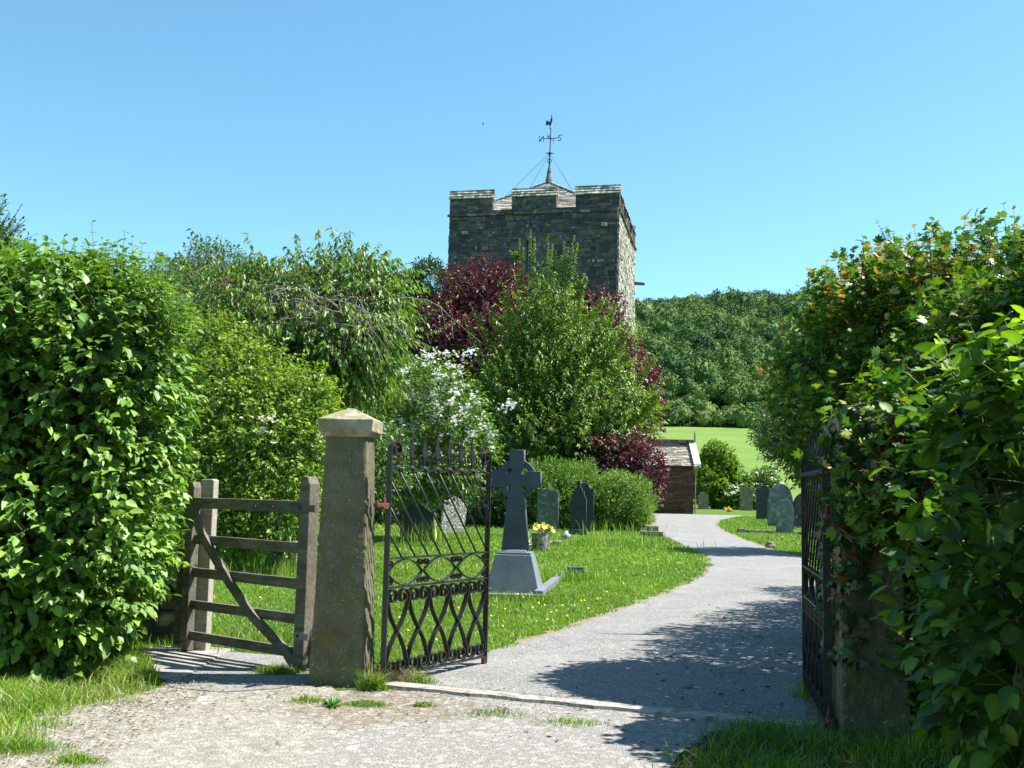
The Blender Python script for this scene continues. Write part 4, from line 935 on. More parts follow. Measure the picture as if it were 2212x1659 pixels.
# ---------------------------------------------------------------- iron gate
def spiral(cx, cz, r0, r1, a0, turns, n=26):
    return [(cx+math.cos(a0+turns*6.2832*i/n)*(r0+(r1-r0)*(i/n)), cz+math.sin(a0+turns*6.2832*i/n)*(r0+(r1-r0)*(i/n))) for i in range(n+1)]
GW = 1.40; ZB, ZL, ZM, ZT2 = .075, .765, .995, 1.705
def make_iron_gate():
    t = empty('iron_gate', (0, 0, 0))
    m1 = MB()
    for x, s in ((0, 1), (GW, -1)):
        top = 1.93 if s > 0 else 1.90; r_ = .07 if s > 0 else .058
        pts = [(x, .02), (x, .5), (x, 1.2), (x, top-r_)] + spiral(x+s*r_, top-r_, r_, .018, math.pi if s > 0 else 0, (-1.35 if s > 0 else 1.35), 30)
        m1.strip(pts, .05, .013)
    for z in (ZB, ZL, ZM, ZT2): m1.box(.006, GW-.006, -.02, .02, z-.007, z+.007)
    m1.build('frame', MT['iron'], t)
    sp = GW/8.05
    slope_dx = .60; 
    for k in range(-3, 8):
        x0 = .11 + sp*k - 0; x1 = x0+slope_dx; z0, z1 = ZT2, ZM
        if x0 < .01: z0 = ZT2-(ZT2-ZM)*(.01-x0)/slope_dx; x0 = .01
        if x1 > GW-.01: z1 = ZM+(ZT2-ZM)*(x1-GW+.01)/slope_dx; x1 = GW-.01
        if z0-z1 < .08: continue
        m1 = MB(); m1.tube([(x0, 0, z0), (x1, 0, z1)], .0085, 8); m1.build('diagonal_bar', MT['iron'], t, smooth=True)
    for k in range(8):
        x = .105 + sp*k*.985; m1 = MB()
        h = .275
        out = [(x-.008, ZT2+.005), (x+.008, ZT2+.005), (x+.008, ZT2+.09), (x+.032, ZT2+.165), (x+.012, ZT2+.225), (x+.002, ZT2+h+.03), (x-.002, ZT2+h+.03), (x-.012, ZT2+.225), (x-.032, ZT2+.165), (x-.008, ZT2+.09)]
        m1.prism(out, -.005, .005); m1.tube([(x, 0, ZT2+.005), (x, 0, ZT2+.018), (x, 0, ZT2+.032)], [.036, .032, .010], 10)
        sp_ = m1.build('spearhead', MT['iron'], t)
        m2 = MB()
        for s in (-1, 1):
            if k == 0 and s < 0: continue
            pts = [(x+s*.006, ZT2+.03), (x+s*.010, ZT2+.07)] + spiral(x+s*.045, ZT2+.092, .036, .012, math.pi if s > 0 else 0, (-.95 if s > 0 else .95), 16)
            m2.strip(pts, .016, .004)
        m2.build('scroll', MT['iron'], sp_)
    for k in range(3):
        a, b = GW*k/3+.012, GW*(k+1)/3-.012; m1 = MB(); zc = (ZL+ZM)/2; hh = (ZM-ZL)/2-.012
        for s in (1, -1): m1.strip([(a+(b-a)*i/20, zc+s*hh*math.sin(math.pi*i/20)**.85) for i in range(21)], .03, .005)
        ov = m1.build('oval', MT['iron'], t); m2 = MB()
        for ex, sx in ((a, 1), (b, -1)):
            for sz in (-1, 1):
                cx_, cz_ = ex+sx*.026, zc+sz*(hh-.036)
                m2.strip(spiral(cx_, cz_, .038, .010, (math.pi*.5*(-sz)), 1.4*sx*sz, 22), .028, .004)
        m2.build('scroll', MT['iron'], ov)
    w5 = (GW-.03)/5; zb, zt = ZB+.007, ZL-.007; rb = w5/4*.98; zm = (zb+zt)/2
    for k in range(5):
        c = .015+w5*(k+.5)
        for s in (1, -1):
            pts = spiral(c-s*w5/4, zb+rb+.002, .016, rb, 0, 0, 1)[:0]
            sb = spiral(c-s*w5/4, zb+rb+.002, rb, .022, math.pi if s > 0 else 0, 1.25*s, 26)[::-1]
            mid = []
            x0_, z0_ = c-s*w5/4-s*rb, zb+rb; x1_, z1_ = c+s*w5/4+s*rb, zt-rb
            for i in range(1, 20):
                f = i/20; g = f*f*(3-2*f); g = .35*g+.65*f if .0 < f < 1 else f
                g = f - .09*math.sin(2*math.pi*f)
                mid.append((x0_+(x1_-x0_)*g, z0_+(z1_-z0_)*f))
            st_ = spiral(c+s*w5/4, zt-rb-.002, rb, .022, 0 if s > 0 else math.pi, 1.25*s, 26)
            m1 = MB(); m1.strip(sb+mid+st_, .044, .007, y=0); m1.build('lattice_strip', MT['iron'], t)
    m1 = MB(); m1.box(GW-.03, GW+.005, -.018, .018, -.0, ZB-.008); m1.build('drop_bolt', MT['rust'], t, .003)
    m1 = MB(); m1.strip(spiral(GW-.13, 1.42, .045, .03, 0, .8, 16), .01, .01); m1.box(GW-.09, GW-.007, -.012, .012, 1.40, 1.425); m1.box(GW-.03, GW-.007, -.016, .016, 1.375, 1.45); m1.build('latch', MT['iron'], t)
    for z in (.10, 1.42):
        m1 = MB(); m1.box(-.16, -.008, -.022, .022, z-.02, z+.012); m1.box(-.085, -.03, -.032, .032, z-.035, z-.02); hg = m1.build('hinge', MT['rust'], t, .004)
        m2 = MB(); m2.tube([(-.06, 0, z+.012), (-.06, 0, z+.05), (-.06, 0, z+.052), (-.06, 0, z+.085)], [.019, .019, .013, .012], 8); m2.build('hinge_pin', MT['rust'], hg)
    return t
def copy_tree(o, parent=None):
    c = o.copy(); col.objects.link(c); c.parent = parent
    for ch in list(o.children): copy_tree(ch, c)
    return c
ig = make_iron_gate(); near = P(827, 1462, 8.28); far = P(1042, 1412, 9.42)
ig.location = (near.x, near.y, 0.0); ig.rotation_euler.z = math.atan2(far.y-near.y, far.x-near.x)
tag(ig, 'black wrought iron gate with spearheads standing open beside the stone pillar', 'gate', 'wrought iron gates of the drive')
ig2 = copy_tree(ig); n2 = (2.12, 6.98); f2 = P(1741, 1300, 8.3)
ig2.location = (n2[0], n2[1], 0.01); ig2.rotation_euler.z = math.atan2(f2.y-n2[1], f2.x-n2[0])
tag(ig2, 'shadowed wrought iron gate seen edge-on beside the ivied right pillar')

# ---------------------------------------------------------------- small wooden gate
gr = Vector((*G(652, 1452)[:2], 0)); gl = Vector((*G(402, 1412)[:2], 0)); WG = (gl-gr).length
wg = empty('wooden_gate', gr, math.atan2(gr.y-gl.y, gr.x-gl.x), 'weathered five-bar wooden wicket gate with diagonal brace', 'gate')
# local x from 0 (heel, by the pillar) to -WG
m1 = MB(); m1.prism([(-.055, .035), (.065, .035), (.065, 1.57), (.03, 1.635), (-.025, 1.635), (-.055, 1.58)], -.06, .06); m1.build('heel_post', MT['wood'], wg, .008)
m1 = MB(); m1.prism([(-WG-.05, .05), (-WG+.045, .03), (-WG+.045, 1.52), (-WG+.02, 1.57), (-WG-.03, 1.56), (-WG-.05, 1.5)], -.045, .045); m1.build('head_post', MT['wood'], wg, .008)
for i, (z0, z1, th) in enumerate(((1.33, 1.425, .045), (1.0, 1.085, .018), (.70, .785, .018), (.41, .49, .018), (.13, .21, .018))):
    m1 = MB(); zs0 = 0.0
    m1.prism([(-WG+.046, z0), (-.056, z0-.02 if i else z0-.01), (-.056, z1-.015 if i else z1), (-WG+.046, z1)], -th, th); rl = m1.build('rail', MT['wood'], wg, .004)
m1 = MB(); pts = [(-WG+.05, 1.30), (-WG+.17, 1.10), (-WG*.62, .70), (-WG*.40, .42), (-.16, .16), (-.06, .06)]
n_ = 20; vs = []; dense = []
for i in range(n_+1):
    f = i/n_*(len(pts)-1); k = min(int(f), len(pts)-2); g = f-k; dense.append((pts[k][0]*(1-g)+pts[k+1][0]*g, pts[k][1]*(1-g)+pts[k+1][1]*g))
m1.strip(dense, .035, .085, y=-.037); m1.build('brace', MT['wood'], wg, .004)
m1 = MB(); m1.box(-.62, .14, -.068, -.061, 1.335, 1.395); sp_ = m1.build('hinge_strap', MT['galv'], wg, .002)
m1.v and None
for x in (-.57, -.35, -.03):
    m2 = MB(); m2.tube([(x, -.085, 1.365), (x, -.066, 1.365)], [.012, .014], 8); m2.build('bolt', MT['rust'], sp_)
m1 = MB(); m1.box(-.05, .12, -.068, -.061, .275, .335); sp_ = m1.build('lower_hinge_strap', MT['galv_pale'], wg, .002)
m2 = MB(); m2.tube([(.0, -.08, .305), (.0, -.066, .305)], [.012, .014], 8); m2.build('bolt', MT['rust'], sp_)

# posts behind the wooden gate
def post(u, v, zt_, w_, d_, Y, label, name='wooden_post'):
    b = P(u, v, Y); o = MB(); o.prism([(-w_/2, -.1), (w_/2, -.1), (w_/2, zt_-.01), (w_*.3, zt_), (-w_/2, zt_-.005)], 0, d_)
    t = o.build(name, MT['wood_pale'], None, .006); t.location = (b.x, Y, float(terr(Y))); t.rotation_euler.z = R(-12); tag(t, label, 'post'); return t
post(434, 1320, 1.60, .13, .10, 9.75, 'tall pale weathered post behind the head of the wooden gate')
post(447, 1250, .68, .07, .07, 10.3, 'short pale grey stake behind the wooden gate')
mb = MB(); bw = P(340, 1230, 10.2); bx = -1.3
stones(mb, 1.5, 0, .62, Matrix.Identity(4), seed=91, rh=(.08, .16), rw=(.15, .4)); mb.box(.02, 1.48, .03, .3, 0, .6, .4)
fw_ = mb.build('low_wall', MT['tower']); fw_.location = (bw.x-1.25, 10.2, 0); tag(fw_, 'low rubble wall half hidden behind the left hedge', 'wall')
mb = MB(); mb.box(-1.3, .0, -.04, .04, .78, .9); mb.box(-.06, .04, -.035, .035, 0, .95); o = mb.build('fence_rail', MT['wood'], None, .005); o.location = (bw.x+.35, 9.9, 0); tag(o, 'dark wooden fence rail joining the gate behind the hedge', 'fence')

# ---------------------------------------------------------------- Celtic cross
cb = G(1112, 1283); cxr = empty('celtic_cross', (cb.x, cb.y+.42, 0), R(-8), 'tall blue-grey granite Celtic cross on a tapered plinth', 'grave cross')
sc_ = cb.y/F
zpl = (1283-1192)*sc_; ztop = (1283-977)*sc_+.02
m1 = MB(); m1.frust(-.05, .44, .36, zpl-.07, .275, .225); m1.frust(zpl-.074, .262, .212, zpl-.035, .262, .212); m1.frust(zpl-.036, .205, .165, zpl, .175, .14); m1.build('plinth', MT['granite_base'], cxr, .01)
zc = (1283-1043)*sc_+.03; sx = lambda px: px*sc_
hw0, hw1 = sx(30), sx(17); ah = sx(18); al = sx(54); rr = sx(44); hr = sx(7.0)
def notch(cx_, cz_, a0, a1, n=8): return [(cx_+hr*math.cos(a0+(a1-a0)*i/n), cz_+hr*math.sin(a0+(a1-a0)*i/n)) for i in range(n+1)]
pi_ = math.pi
sh_out = [(-hw0, zpl-.01), (hw0, zpl-.01)] + notch(hw1, zc-ah, 1.5*pi_, .0*pi_-0, 8)[:0] + notch(hw1, zc-ah, -.5*pi_, -2*pi_, 10) + [(al, zc-ah), (al, zc+ah)] + notch(hw1, zc+ah, 0, -1.5*pi_, 10) + [(hw1-.004, ztop), (-hw1+.004, ztop)] + notch(-hw1, zc+ah, .5*pi_, -pi_, 10) + [(-al, zc+ah), (-al, zc-ah)] + notch(-hw1, zc-ah, pi_, -.5*pi_, 10)
curve_plate('cross', [sh_out], .17, MT['granite'], cxr, .006)
circ = lambda cx, cz, r_, n=40: [(cx+math.cos(2*math.pi*i/n)*r_, cz+math.sin(2*math.pi*i/n)*r_) for i in range(n)]
curve_plate('ring', [circ(0, zc, rr)] + [circ(a*hw1, zc+b*ah, hr, 18)[::-1] for a in (-1, 1) for b in (-1, 1)], .11, MT['granite'], cxr, .004)
# grave kerb running back from the cross
gk = empty('grave_kerb', (0, 0, 0), 0, 'pale granite grave kerb running back from the Celtic cross', 'grave kerb')
a = G(1172, 1290); b = G(1226, 1243); m1 = MB(); d = (b-a).normalized(); nn = Vector((-d.y, d.x, 0)); 
vs = []
for q in (a, b):
    for k in ((0, -.05), (0, .09), (.13, .09), (.13, -.05)): vs.append(q + nn*k[0] + Vector((0, 0, k[1])))
m1.add(vs, [(0, 1, 5, 4), (1, 2, 6, 5), (2, 3, 7, 6), (0, 3, 2, 1), (4, 5, 6, 7)]); m1.build('side_kerb', MT['granite_base'], gk, .008)
m1 = MB(); a2 = G(1010, 1279); 
m1.box(a2.x, cb.x-.36, a2.y-.02, a2.y+.12, -.05, .07); m1.box(cb.x-.4, a.x-.02, a.y-.1, a.y+.06, -.05, .045); m1.build('front_kerb', MT['granite_base'], gk, .008)
m1 = MB(); m1.box(b.x-.02, b.x+.34, b.y, b.y+.16, -.05, .11); m1.box(b.x, b.x+.30, b.y+.005, b.y+.17, .108, .17); m1.build('end_block', MT['granite'], gk, .01)

# ---------------------------------------------------------------- headstones
def gothic(w_, h, sh=.35, n=10, ogee=False):
    o = [(-w_/2, -.1), (w_/2, -.1), (w_/2, h*(1-sh))]
    for i in range(1, n):
        t = i/n; a = t*1.05; R_ = h*sh
        o.append((w_/2*(math.cos(t*1.5708))**.8*1.0, h*(1-sh)+R_*math.sin(t*1.5708)**1.0*(1 if not ogee else 1)))
    o.append((0, h)); return o + [(-x, z) for x, z in o[2:-1]][::-1]
def rounded(w_, h, r_=None, n=14):
    r_ = r_ or w_/2; o = [(-w_/2, -.1), (w_/2, -.1)]
    for i in range(n+1):
        a = math.pi*i/n; o.append((w_/2*math.cos(a), h-r_+r_*math.sin(a)))
    return o
def gable(w_, h, s): return [(-w_/2, -.1), (w_/2, -.1), (w_/2, h-s), (0, h), (-w_/2, h-s)]
def shoulder(w_, h): 
    return [(-w_/2, -.1), (w_/2, -.1), (w_/2, h*.82), (w_*.47, h*.88), (w_*.40, h*.90), (w_*.34, h*.86), (w_*.27, h*.90), (w_*.2, h*.97), (w_*.1, h), (-w_*.1, h), (-w_*.2, h*.97), (-w_*.27, h*.90), (-w_*.34, h*.86), (-w_*.40, h*.90), (-w_*.47, h*.88), (-w_/2, h*.82)]
def cusped(w_, h):
    return [(-w_/2, -.05), (w_/2, -.05), (w_*.5, h*.66), (w_*.34, h*.74), (w_*.36, h*.80), (w_*.24, h*.80), (w_*.22, h*.86), (w_*.1, h*.88), (w_*.16, h*.94), (w_*.07, h), (-w_*.07, h), (-w_*.16, h*.94), (-w_*.1, h*.88), (-w_*.22, h*.86), (-w_*.24, h*.80), (-w_*.36, h*.80), (-w_*.34, h*.74), (-w_*.5, h*.66)]
def headstone(u0, u1, vb, vt, shape, mat, label, th=.11, rz=0, tilt=0, roll=0, group='headstones in the churchyard', Y=None, plinth=0, **kw):
    g = G((u0+u1)/2, vb)
    if Y: q = P((u0+u1)/2, vb, Y); g = Vector((q.x, Y, float(terr(Y))))
    s = g.y/F; w_ = (u1-u0)*s; q = P((u0+u1)/2, vt, g.y); h = q.z-g.z
    t = empty('headstone', g, R(rz), label, 'headstone', group); t.rotation_euler = (R(tilt), R(roll), R(rz))
    if plinth:
        m1 = MB(); m1.frust(-.1, w_*.62, .2, plinth, w_*.55, .16); m1.build('base', MT[mat], t, .01)
    ol = shape(w_, h, **kw) if not plinth else [(x, z+ (plinth-.0 if z < h*.2 else 0)) for x, z in shape(w_, h, **kw)]
    curve_plate('slab', [ol], th, MT[mat], t, .008)
    return t, w_, h
headstone(1160, 1206, 1148, 1054, gable, 'grave_slate', 'grey-green slate headstone with low pointed top right of the Celtic cross', s=.13, rz=-8)
headstone(1243, 1282, 1148, 1043, shoulder, 'grave_dark', 'dark slate headstone standing just behind the cusped memorial', rz=-10)
t, w_, h = headstone(1232, 1266, 1156, 1038, cusped, 'grave_dark', 'narrow memorial with cusped cross top on a small plinth before the round shrub', rz=-10, plinth=.2, th=.14)
t, w_, h = headstone(862, 944, 1170, 1078, gable, 'grave_dark', 'dark gabled headstone with yellow lichened edge behind the iron gate', s=.42, rz=-22, roll=-3)
pts = gable(w_, h, .42); m1 = MB()
for (a, b) in ((pts[3], pts[2]), (pts[2], (pts[1][0], 0))):
    m1.strip([a, b], .128, .03)
m1.build('lichened_edge', MT['yellow_edge'], t)
headstone(948, 1004, 1152, 1075, shoulder, 'grave_lichen', 'leaning headstone crusted in white lichen with a scalloped top', rz=30, roll=5, th=.12)
headstone(640, 662, 1110, 1036, rounded, 'grave_dark', 'round-topped dark headstone behind the wooden gate', Y=27)
headstone(577, 606, 1150, 1095, rounded, 'grave_buff', 'weathered buff headstone half wrapped in the bush behind the wooden gate', rz=20)
t, w_, h = headstone(1659, 1713, 1137, 1045, gothic, 'grave_blue', 'largest pale grey gothic headstone on the right verge', sh=.5, rz=-5)
headstone(1677, 1714, 1151, 1079, gothic, 'grave_blue', 'smaller blue-grey gothic headstone in front of the large one', sh=.42, rz=-8, th=.09)
headstone(1634, 1668, 1122, 1048, shoulder, 'grave_dark', 'near-black headstone left of the large gothic stone', rz=-5)
headstone(1713, 1775, 1140, 1062, rounded, 'grave_dark', 'dark broad stone in shade behind the right iron gate', rz=5)
headstone(1599, 1626, 1103, 1052, rounded, 'grave_ochre', 'brown round-topped headstone streaked with ochre lichen by the white bush', r_=.35)
headstone(1508, 1530, 1100, 1063, rounded, 'grave_ochre', 'half-hidden round headstone beside the outbuilding', th=.15)
headstone(1536, 1557, 1099, 1075, shoulder, 'grave_slate', 'small low grey headstone at the foot of the far bush')
headstone(1553, 1563, 1100, 1080, gable, 'grave_slate', 'tiny narrow headstone right of the small low one', s=.1)
# chest tomb
g = G(605, 1228); q0 = G(566, 1228); q1 = G(638, 1228); s = g.y/F
ct_ = empty('chest_tomb', (g.x, g.y, g.z), R(-4), 'low table tomb with dark side and pale end post behind the wooden gate', 'tomb'); hh = P(605, 1172, g.y).z-g.z; hwid = (q1.x-q0.x)/2
m1 = MB(); m1.box(-hwid-.1, hwid+.06, -.06, .8, hh-.08, hh); m1.build('top_slab', MT['grave_slate'], ct_, .01)
m1 = MB(); m1.box(-hwid, hwid-.08, 0, .74, -.1, hh-.082); m1.build('chest', MT['grave_dark'], ct_)
m1 = MB(); m1.box(hwid-.09, hwid+.02, -.02, .12, -.1, hh-.082); m1.build('end_post', MT['grave_lichen'], ct_, .01)
g = G(455, 1244); m1 = MB(); m1.box(-.6, .75, 0, .14, -.05, .10); o = m1.build('grave_kerb', MT['grave_buff'], None, .01); o.location = g; tag(o, 'pale low grave kerb in the grass behind the wooden gate', 'grave kerb')
# stepped base and far kerbs
g = G(1408, 1160); s = g.y/F; sb_ = empty('stepped_stone', g, R(-6), 'small two-step stone cross base at the foot of the round shrub', 'grave base')
m1 = MB(); m1.frust(-.1, 24*s, .33, 13*s, 24*s, .33); m1.build('lower_step', MT['grave_buff'], sb_, .015)
m1 = MB(); m1.frust(13*s-.01, 14*s, .2, 24*s, 14*s, .2); m1.build('upper_step', MT['grave_buff'], sb_, .015)
a = G(1602, 1150); b = G(1678, 1152); gk2 = empty('grave_kerb', a, 0, 'long low grave kerb left of the small gothic headstone', 'grave kerb')
m1 = MB(); m1.box(0, (b-a).x, 0, .14, -.05, .10); m1.build('side_kerb', MT['grave_buff'], gk2, .01); m1 = MB(); m1.box(-.12, .12, -.05, .22, -.05, .15); m1.build('end_block', MT['grave_buff'], gk2, .01)
a = G(1716, 1154); m1 = MB(); m1.box(0, 2.5, 0, .12, -.05, .08); o = m1.build('grave_kerb', MT['grave_buff'], None, .01); o.location = a; tag(o, 'low kerb edging the grass right of the small gothic headstone', 'grave kerb')
g = G(1663, 1183)
def rock(name, g, sx_, sy_, sz_, mat, label, cat, seed=1):
    import bmesh
    bm = bmesh.new(); bmesh.ops.create_icosphere(bm, subdivisions=3, radius=1); rr_ = random.Random(seed); ph = [rr_.uniform(0, 6) for _ in range(6)]
    for v in bm.verts:
        k = 1+.16*math.sin(v.co.x*3+ph[0])+.14*math.sin(v.co.y*4+ph[1])+.1*math.sin(v.co.z*6+ph[2])+.05*math.sin(v.co.x*11+ph[3])*math.sin(v.co.z*9+ph[4])
        v.co = Vector((v.co.x*sx_*k, v.co.y*sy_*k, v.co.z*sz_*k))
    me = bpy.data.meshes.new(name); bm.to_mesh(me); bm.free()
    o = link(name, me, MT[mat]); o.location = (g.x, g.y, g.z+sz_*.6); return tag(o, label, cat)
rock('earth_clod', g, .16, .12, .10, 'dirt', 'small brown clod at the right edge of the far path', 'clod', 3)
# broken rockery grave with vase of yellow flowers
g = G(1168, 1190); s = g.y/F
rock('stone', G(1136, 1180), 9*s, 9*s, 20*s, 'grave_lichen', 'tall lichened rock left of the flower vase', 'rock', 4)
rock('stone', G(1150, 1184), 12*s, 9*s, 6*s, 'grave_lichen', 'flat pale rock at the foot of the flower vase', 'rock', 5)
rock('stone', G(1190, 1176), 14*s, 9*s, 6*s, 'grave_lichen', 'pale mottled rock behind the flower vase', 'rock', 6)
rock('stone', G(1206, 1178), 14*s, 8*s, 7*s, 'grave_buff', 'low rock lying right of the flower vase', 'rock', 7)
rock('stone', G(1222, 1166), 13*s, 9*s, 13*s, 'grave_lichen', 'rounded lichened rock beside the cusped memorial', 'rock', 8)
vz = empty('flower_vase', g, 0, 'mottled stone vase filled with yellow flowers beside the cross', 'flower vase')
m1 = MB(); hh = (1190-1152)*s; m1.tube([(0, 0, -.02), (0, 0, hh*.3), (0, 0, hh*.9), (0, 0, hh), (0, 0, hh-.02)], [18*s, 19*s, 20*s, 21*s, 15*s], 14); m1.build('vase', MT['grave_buff'], vz, smooth=False)
m1 = MB()
rr_ = random.Random(5)
def petals(m1, c, r_, n=6, nrm=None):
    c = Vector(c); nrm = nrm or Vector((rr_.gauss(0, .5), rr_.gauss(-.5, .4), rr_.gauss(.8, .3))).normalized(); a = nrm.orthogonal().normalized(); b = nrm.cross(a)
    for k in range(n):
        t0 = 2*math.pi*k/n; t1 = t0+2*math.pi/n*.85; tm = (t0+t1)/2
        m1.add([c, c+(a*math.cos(t0)+b*math.sin(t0))*r_*.75+nrm*r_*.2, c+(a*math.cos(tm)+b*math.sin(tm))*r_+nrm*r_*.1, c+(a*math.cos(t1)+b*math.sin(t1))*r_*.75+nrm*r_*.25], [(0, 1, 2, 3)])
heads = []
for k in range(34):
    an = rr_.uniform(0, 6.28); q = math.sqrt(rr_.random())*24*s; heads.append(Vector((math.cos(an)*q*1.1+2*s, math.sin(an)*q*.8, hh+8*s+(1-(q/(24*s))**2)*9*s+rr_.uniform(-3, 3)*s - math.cos(an)*q*.15)))
for c_ in heads: petals(m1, c_, 5.5*s)
m1.build('flower_head', MT['petal_pale_yellow'], vz)['kind'] = 'stuff'
m1 = MB()
for c_ in heads: m1.tube([(c_.x*.3, c_.y*.3, hh-.05), c_-Vector((0, 0, .01))], .004, 4)
m1.build('stems', MT['stem_green'], vz)
# far graveside pot with orange-yellow flowers
g = G(1575, 1106); s = g.y/F; fp_ = empty('flower_pot', g, 0, 'tiny bunch of orange-yellow flowers in a low pot before the brown headstone', 'flower pot')
m1 = MB(); m1.tube([(0, 0, 0), (0, 0, 4*s)], [5*s, 6*s], 8); m1.build('pot', MT['grave_buff'], fp_)
m1 = MB()
for k in range(12): petals(m1, (rr_.uniform(-7, 8)*s, rr_.uniform(-3, 3)*s, (5+rr_.uniform(0, 5))*s), 3*s)
m1.build('flowers', simple('orange_petal', (.75, .38, .02), .5, .3), fp_)
# buttercups in the lawn
bp0 = empty('buttercup', (0, 0, 0)); m1 = MB(); m1.tube([(0, 0, 0), (.01, 0, .1), (.005, 0, .17)], .0022, 4); m1.build('stem', MT['stem_green'], bp0)
m1 = MB(); petals(m1, (.005, 0, .17), .022, 5, Vector((.2, -.45, .85)).normalized()); m1.build('petals', MT['petal_yellow'], bp0)
spots = [(862, 1345), (905, 1300), (925, 1275), (990, 1322), (1003, 1312), (1090, 1322), (1118, 1290), (1130, 1296), (1150, 1318), (1163, 1310), (1176, 1316), (1190, 1330), (1201, 1325), (1215, 1318), (1240, 1316), (1255, 1303), (1262, 1308), (1085, 1360), (1310, 1285), (1346, 1268), (1392, 1250), (1225, 1335), (880, 1370), (941, 1392), (1290, 1300), (1370, 1225), (1420, 1215), (1330, 1240), (1182, 1345), (1060, 1340), (480, 1330), (560, 1300), (1465, 1222), (1270, 1325), (1715, 1170), (1690, 1166), (1725, 1180)]
GB = 'yellow buttercups scattered in the lawn'
for i, (u, v) in enumerate(spots):
    o = bp0 if i == 0 else copy_tree(bp0); q = G(u, v); h_ = .1+.05*rr_.random(); q = G(u, v+h_*F/q.y*.9); o.location = q; o.rotation_euler.z = rr_.uniform(-.6, .6); sc__ = (q.y/11)**.4; o.scale = (sc__*.6, sc__*.6, sc__*.8)
    tag(o, 'small yellow buttercup standing in the lawn grass', 'flower', GB)
# fallen leaf on the path, bird in the sky
g = G(1487, 1489); me = leaf_mesh('fallen_leaf', np.array([[g.x-.06, g.y, .022], [g.x-.02, g.y+.01, .02]]), np.array([[1, .15, .1], [.8, .5, .1]]), np.array([[0, -.2, 1.], [0, .2, 1.]]), np.array([.13, .09]), .6, 'maple', np.array([.3, .4])); o = link('fallen_leaf', me, MT['weed']); tag(o, 'green leaf lying on the shaded tarmac path', 'leaf')
g = P(1044, 266, 60); m1 = MB(); m1.tube([(0, 0, -.11), (0, 0, -.04), (.0, 0, .05), (0, 0, .12)], [.005, .035, .03, .004], 6); o = m1.build('bird', MT['vane']); 
bd = empty('bird', g, 0, 'tiny dark bird high in the blue sky', 'bird'); o.name = 'body'; o.parent = bd
m1 = MB(); m1.add([(0, 0, .04), (-.02, .0, -.03), (-.10, .05, -.12), (-.06, .05, -.02)], [(0, 1, 2, 3)]); m1.build('wing', MT['vane'], bd); m1 = MB(); m1.add([(0, 0, .05), (.02, 0, -.02), (.07, -.06, .06)], [(0, 1, 2)]); m1.build('wing', MT['petal_white'], bd)
#==PLANTS==
# ---------------------------------------------------------------- trees and shrubs
def shrub(name, base, label, cat, blobs, n, seed, mat, r0=.05, stems=3, tmat=None, nb=4, group=None, tname='trunk', **kw):
    t = empty(name, base, 0, label, cat, group)
    trunk(t, base, blobs, r0, seed, tmat, nb, tname, stems)
    foliage(t, MT[mat], blobs, n, seed, **kw)
    return t
def spikes(t, mat, lst, k, leaf, wid, tem, seed, stem, sr=.006, name='leading_shoots', droop=.25, tip=.3):
    """upright leading shoots: lst of (base point, top point)"""
    r = np.random.default_rng(seed); A = np.array([list(a) for a, b in lst]); B = np.array([list(b) for a, b in lst]); n = len(A)
    V, f = stick_arr(A, B, sr, sr*.4); link('shoot_stems', npmesh('shoot_stems', V, [f]), stem, t)
    P_, D_, N_, T_, L_ = [], [], [], [], []
    sdv = B-A; side = unit(np.cross(unit(sdv), r.normal(size=(n, 3)))); s2 = np.cross(unit(sdv), side)
    for j in range(k):
        f_ = (j+1)/k; q = A+sdv*f_
        for s in (1, -1):
            sd2 = unit((side if j % 2 else s2)*s + r.normal(size=(n, 3))*.2)
            P_.append(q); D_.append(unit(sdv)*.45+sd2*(1-.3*f_)+np.array([0, 0, -droop])); N_.append(np.array([0, 0, 1.0])+r.normal(size=(n, 3))*.3+sd2*.2)
            T_.append(np.clip(.5*r.random(n)+.25+tip*f_**2, 0, 1)); L_.append(leaf*(1-.5*f_)*r.uniform(.7, 1.2, n))
    link(name, leaf_mesh(name, *[np.concatenate(x) for x in (P_, D_, N_, L_)], wid, tem, np.concatenate(T_)), mat, t)
# left dogwood hedge
BL = [VB(20, 850, 8.75, 225, 300, .95), VB(225, 810, 8.8, 140, 240, .9), VB(95, 1180, 8.7, 235, 255, 1.0), VB(260, 1020, 8.8, 92, 220, .8), VB(185, 1290, 8.75, 85, 130, .7), VB(-180, 1000, 8.9, 300, 430, 1.2), VB(310, 880, 8.9, 68, 160, .6), VB(140, 680, 8.8, 185, 115, .8)]
t = empty('dogwood_hedge', base_at(120, 8.9), 0, 'large bright green broad-leaved hedge at the left edge', 'hedge')
trunk(t, base_at(150, 8.9), BL, .035, 101, nb=6, name='stems', stems=9, )
foliage(t, MT['dogwood'], BL, 7000, 101, tem='ovate', core=16000, stickmat=MT['stem_green'], stick_r=.0035, surf=.3, lump=.16, L=.2, k=6, leaf=.085, wid=.72, droop=.6, nup=1.2, up=.45, out=.8, tip=.25, keep=.8)
r = np.random.default_rng(5); lst = []
for (u, v0, v1, Y) in [(205, 620, 480, 8.6), (110, 620, 510, 8.6), (140, 610, 512, 8.4), (72, 610, 522, 8.5), (260, 610, 500, 8.5), (285, 620, 512, 8.8), (325, 660, 545, 8.6), (240, 620, 520, 8.3), (185, 600, 530, 8.8), (350, 680, 555, 8.5), (30, 600, 535, 8.3), (170, 610, 520, 8.9), (300, 640, 540, 8.4), (380, 700, 575, 8.8), (220, 600, 515, 8.9), (95, 590, 540, 8.9), (400, 760, 640, 8.7), (10, 600, 545, 8.9), (50, 600, 530, 8.9), (128, 600, 530, 8.7)]:
    a = P(u, v0, Y); b = P(u+r.normal()*8, v1, Y); lst.append((a, b))
